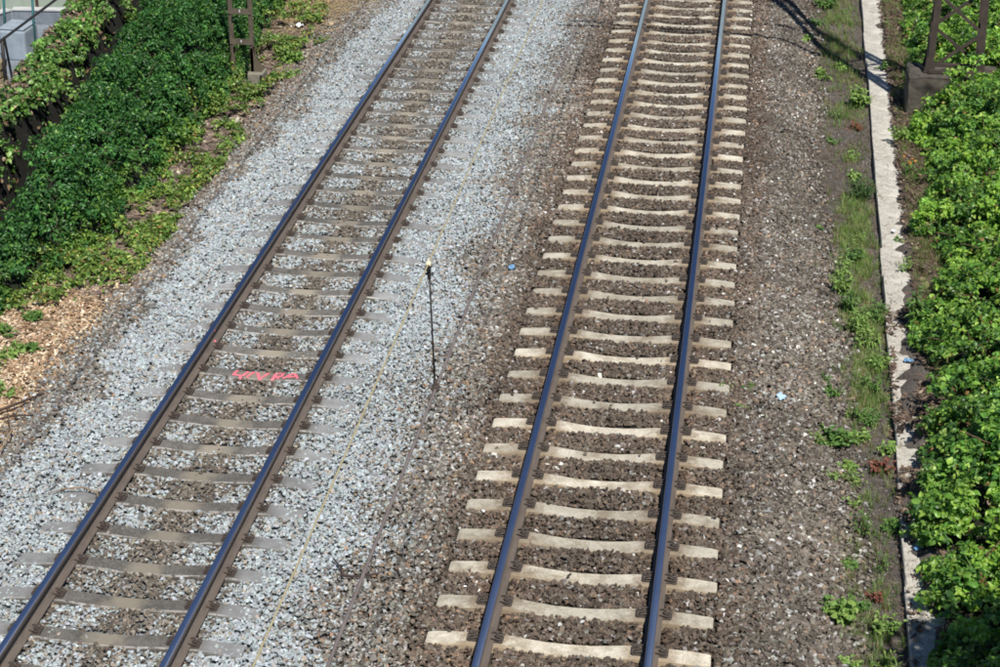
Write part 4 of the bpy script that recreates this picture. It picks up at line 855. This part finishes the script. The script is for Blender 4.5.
for k, (x, y) in enumerate(((-12.72, 18.5), (-12.02, 18.2))):
    t = empty('fence_post', (x, y, -.55)); tag(t, ['thin teal metal post left of the blue-grey box', 'thin teal metal post right of the blue-grey box'][k], 'post', 'teal posts in the yard')
    b = bmesh.new(); tube(b, [(0, 0, 0), (.10 if k else .14, 0, 2.2)], .026, 7); bm_obj('pole', b, M_teal, t, True)
    b = bmesh.new(); tube(b, [(.10 if k else .14, 0, 2.2), (.10 if k else .14, 0, 2.24)], .034, 7); bm_obj('cap', b, M_teal, t, True)
hr = empty('iron_bracket', (-11.5, 15.5, -.5)); tag(hr, 'dark iron post with slanting strut at the left picture edge above the hedge', 'bracket')
b = bmesh.new(); tube(b, [(.0, .15, 1.1), (-.26, .9, .1)], .022, 6); bm_obj('strut', b, M_dark, hr, True)
b = bmesh.new(); tube(b, [(-.02, .05, 0), (.0, .05, 1.1)], .03, 6); bm_obj('post', b, M_dark, hr, True)
tp = empty('timber_pile', (-11.85, 15.9, -.5)); tag(tp, 'short stack of yellowed timber below the handrail end', 'timber')
for k in range(4):
    b = bmesh.new(); box(b, (rnd.uniform(-.02, .02), 0, .08 + k * .15), (.34, .26, .125), Matrix.Rotation(rnd.uniform(-.08, .08), 3, 'Z'), .008); bm_obj('timber', b, M_timber, tp)
b = bmesh.new(); box(b, (-13.3, 18.5, -.53), (4.6, 9, .05)); tag(bm_obj('yard_floor', b, M_bluewall), kind='structure')

# ------------------------------------------------------------------ litter one can point at, sticks
def scrap(x, y, z, s, mat, label, name='plastic_scrap', cat='litter', seed=0):
    q = random.Random(seed); b = bmesh.new(); n = 5; g = [[b.verts.new(((i / (n - 1) - .5) * s * 1.4 + q.uniform(-.1, .1) * s, (j / (n - 1) - .5) * s + q.uniform(-.1, .1) * s, q.uniform(0, .45) * s)) for j in range(n)] for i in range(n)]
    for i in range(n - 1):
        for j in range(n - 1):
            if (i, j) not in ((0, 0), (n - 2, n - 2)): b.faces.new((g[i][j], g[i + 1][j], g[i + 1][j + 1], g[i][j + 1]))
    r_ = bmesh.ops.extrude_face_region(b, geom=list(b.faces))
    for v in [h for h in r_['geom'] if isinstance(h, bmesh.types.BMVert)]: v.co.z -= .003
    o = bm_obj(name, b, mat); o.location = (x, y, z); o.rotation_euler = (0, 0, q.uniform(0, 3)); tag(o, label, cat)
scrap(-1.66, 8.45, .0, .09, M_blueplastic, 'blue plastic scrap on the brown ballast between the tracks', seed=1)
scrap(1.91, 5.28, -.04, .10, M_paleplastic, 'pale blue plastic bag scrap on the right ballast', seed=2)
scrap(3.47, 6.9, -.25, .08, M_blueplastic, 'bright blue scrap lying on the kerb', seed=3)
scrap(3.30, 2.55, -.25, .07, M_blueplastic, 'small blue scrap on the near kerb slab beside the brambles', seed=6)
scrap(3.50, 11.15, -.25, .06, M_white, 'small white scrap lying on the kerb', seed=4)
scrap(-7.30, 19.6, -.15, .16, M_white, 'white paper scrap among dead stems at the top left', seed=5)
def stick(pts, r, label, mat=None):
    b = bmesh.new(); tube(b, pts, r, 5); tag(bm_obj('stick', b, mat or M_stick, None, True), label, 'stick')
stick([(-2.28, .78, .035), (-2.1, .8, .03), (-1.92, .86, .04)], [.013, .011, .007], 'short dark stick lying across the ballast near the cable', M_brown)
stick([(-2.42, 1.05, .05), (-2.30, .9, .03), (-2.27, .79, .03)], [.008, .01, .01], 'dark forked twig touching the cable stick', M_brown)
stick([(-5.62, 1.86, .03), (-5.48, 1.95, .045), (-5.30, 2.0, .05), (-5.12, 1.93, .045), (-5.06, 1.82, .03)], [.006, .009, .01, .009, .006], 'curved pale twig on pale ballast left of the left track')
stick([(-6.75, 3.6, -.05), (-6.55, 3.2, -.03), (-6.5, 2.7, -.04)], [.012, .014, .008], 'dry branch at the left edge of the ballast')
stick([(-7.6, 9.6, .05), (-7.3, 9.75, .06), (-7.0, 9.7, .03)], [.006, .008, .005], 'pale dead branch over the left ground ivy')
stick([(-7.4, 12.3, .0), (-7.0, 12.15, .02), (-6.6, 12.35, .0)], [.01, .016, .008], 'dark dead branch below the left mast', M_brown)
stick([(3.1, 4.0, -.2), (3.5, 3.65, -.2), (3.9, 3.5, -.14)], [.006, .007, .005], 'reddish dry stem lying across the buried kerb')
stick([(3.2, 8.3, -.24), (3.5, 8.1, -.23), (3.85, 8.05, -.2)], [.006, .009, .005], 'reddish twig lying across the middle of the kerb')

# a small tree standing beyond the lower right corner: its shade falls into the picture there
tr = empty('elder_tree', (5.0, -2.5, -.4)); tag(tr, 'small leafy tree beyond the lower right corner that shades the near kerb and brambles', 'tree')
b = bmesh.new(); tube(b, [(0, 0, 0), (.05, .02, 1.5), (-.02, .1, 2.9)], [.10, .08, .05], 8); bm_obj('trunk', b, M_stick, tr, True)
q = random.Random(5)
for k in range(9):
    a = k * 2.4; b = bmesh.new(); tube(b, [(0, .06, 2.0 + k * .1), (math.cos(a) * .45, math.sin(a) * .45, 3.1 + k * .12), (math.cos(a) * .85, math.sin(a) * .85, 3.8 + k * .16)], [.035, .022, .008], 5); bm_obj('limb', b, M_stick, tr, True)
n = 5200; cc = []
for k in range(34):
    a, r_, h_ = q.uniform(0, 6.28), .95 * math.sqrt(q.random()), q.uniform(-1, 1); cc.append((math.cos(a) * r_ * math.sqrt(1 - .7 * h_ * h_), math.sin(a) * r_ * math.sqrt(1 - .7 * h_ * h_), 4.15 + h_ * .95))
cc = np.array(cc); P_ = cc[rng.integers(0, len(cc), n)] + rng.normal(0, .17, (n, 3))
cr_ = scatter('crown', P_BROAD, P_, euler_from(rng.normal(0, .7, (n, 3)) + [0, 0, .8], rng.uniform(0, 6.28, n)), rng.uniform(.08, .15, n), pal(n, pal_br), M_leaf); cr_.parent = tr

stick([(-7.1, 3.7, -.16), (-6.85, 3.95, -.13), (-6.6, 4.3, -.13)], [.012, .018, .01], 'dark rotten branch lying between mulch and ballast at the left edge', M_brown)
stick([(-7.0, 3.55, -.15), (-6.75, 3.7, -.12), (-6.5, 3.75, -.12)], [.01, .014, .008], 'dark rotten branch just below another one at the left edge', M_brown)
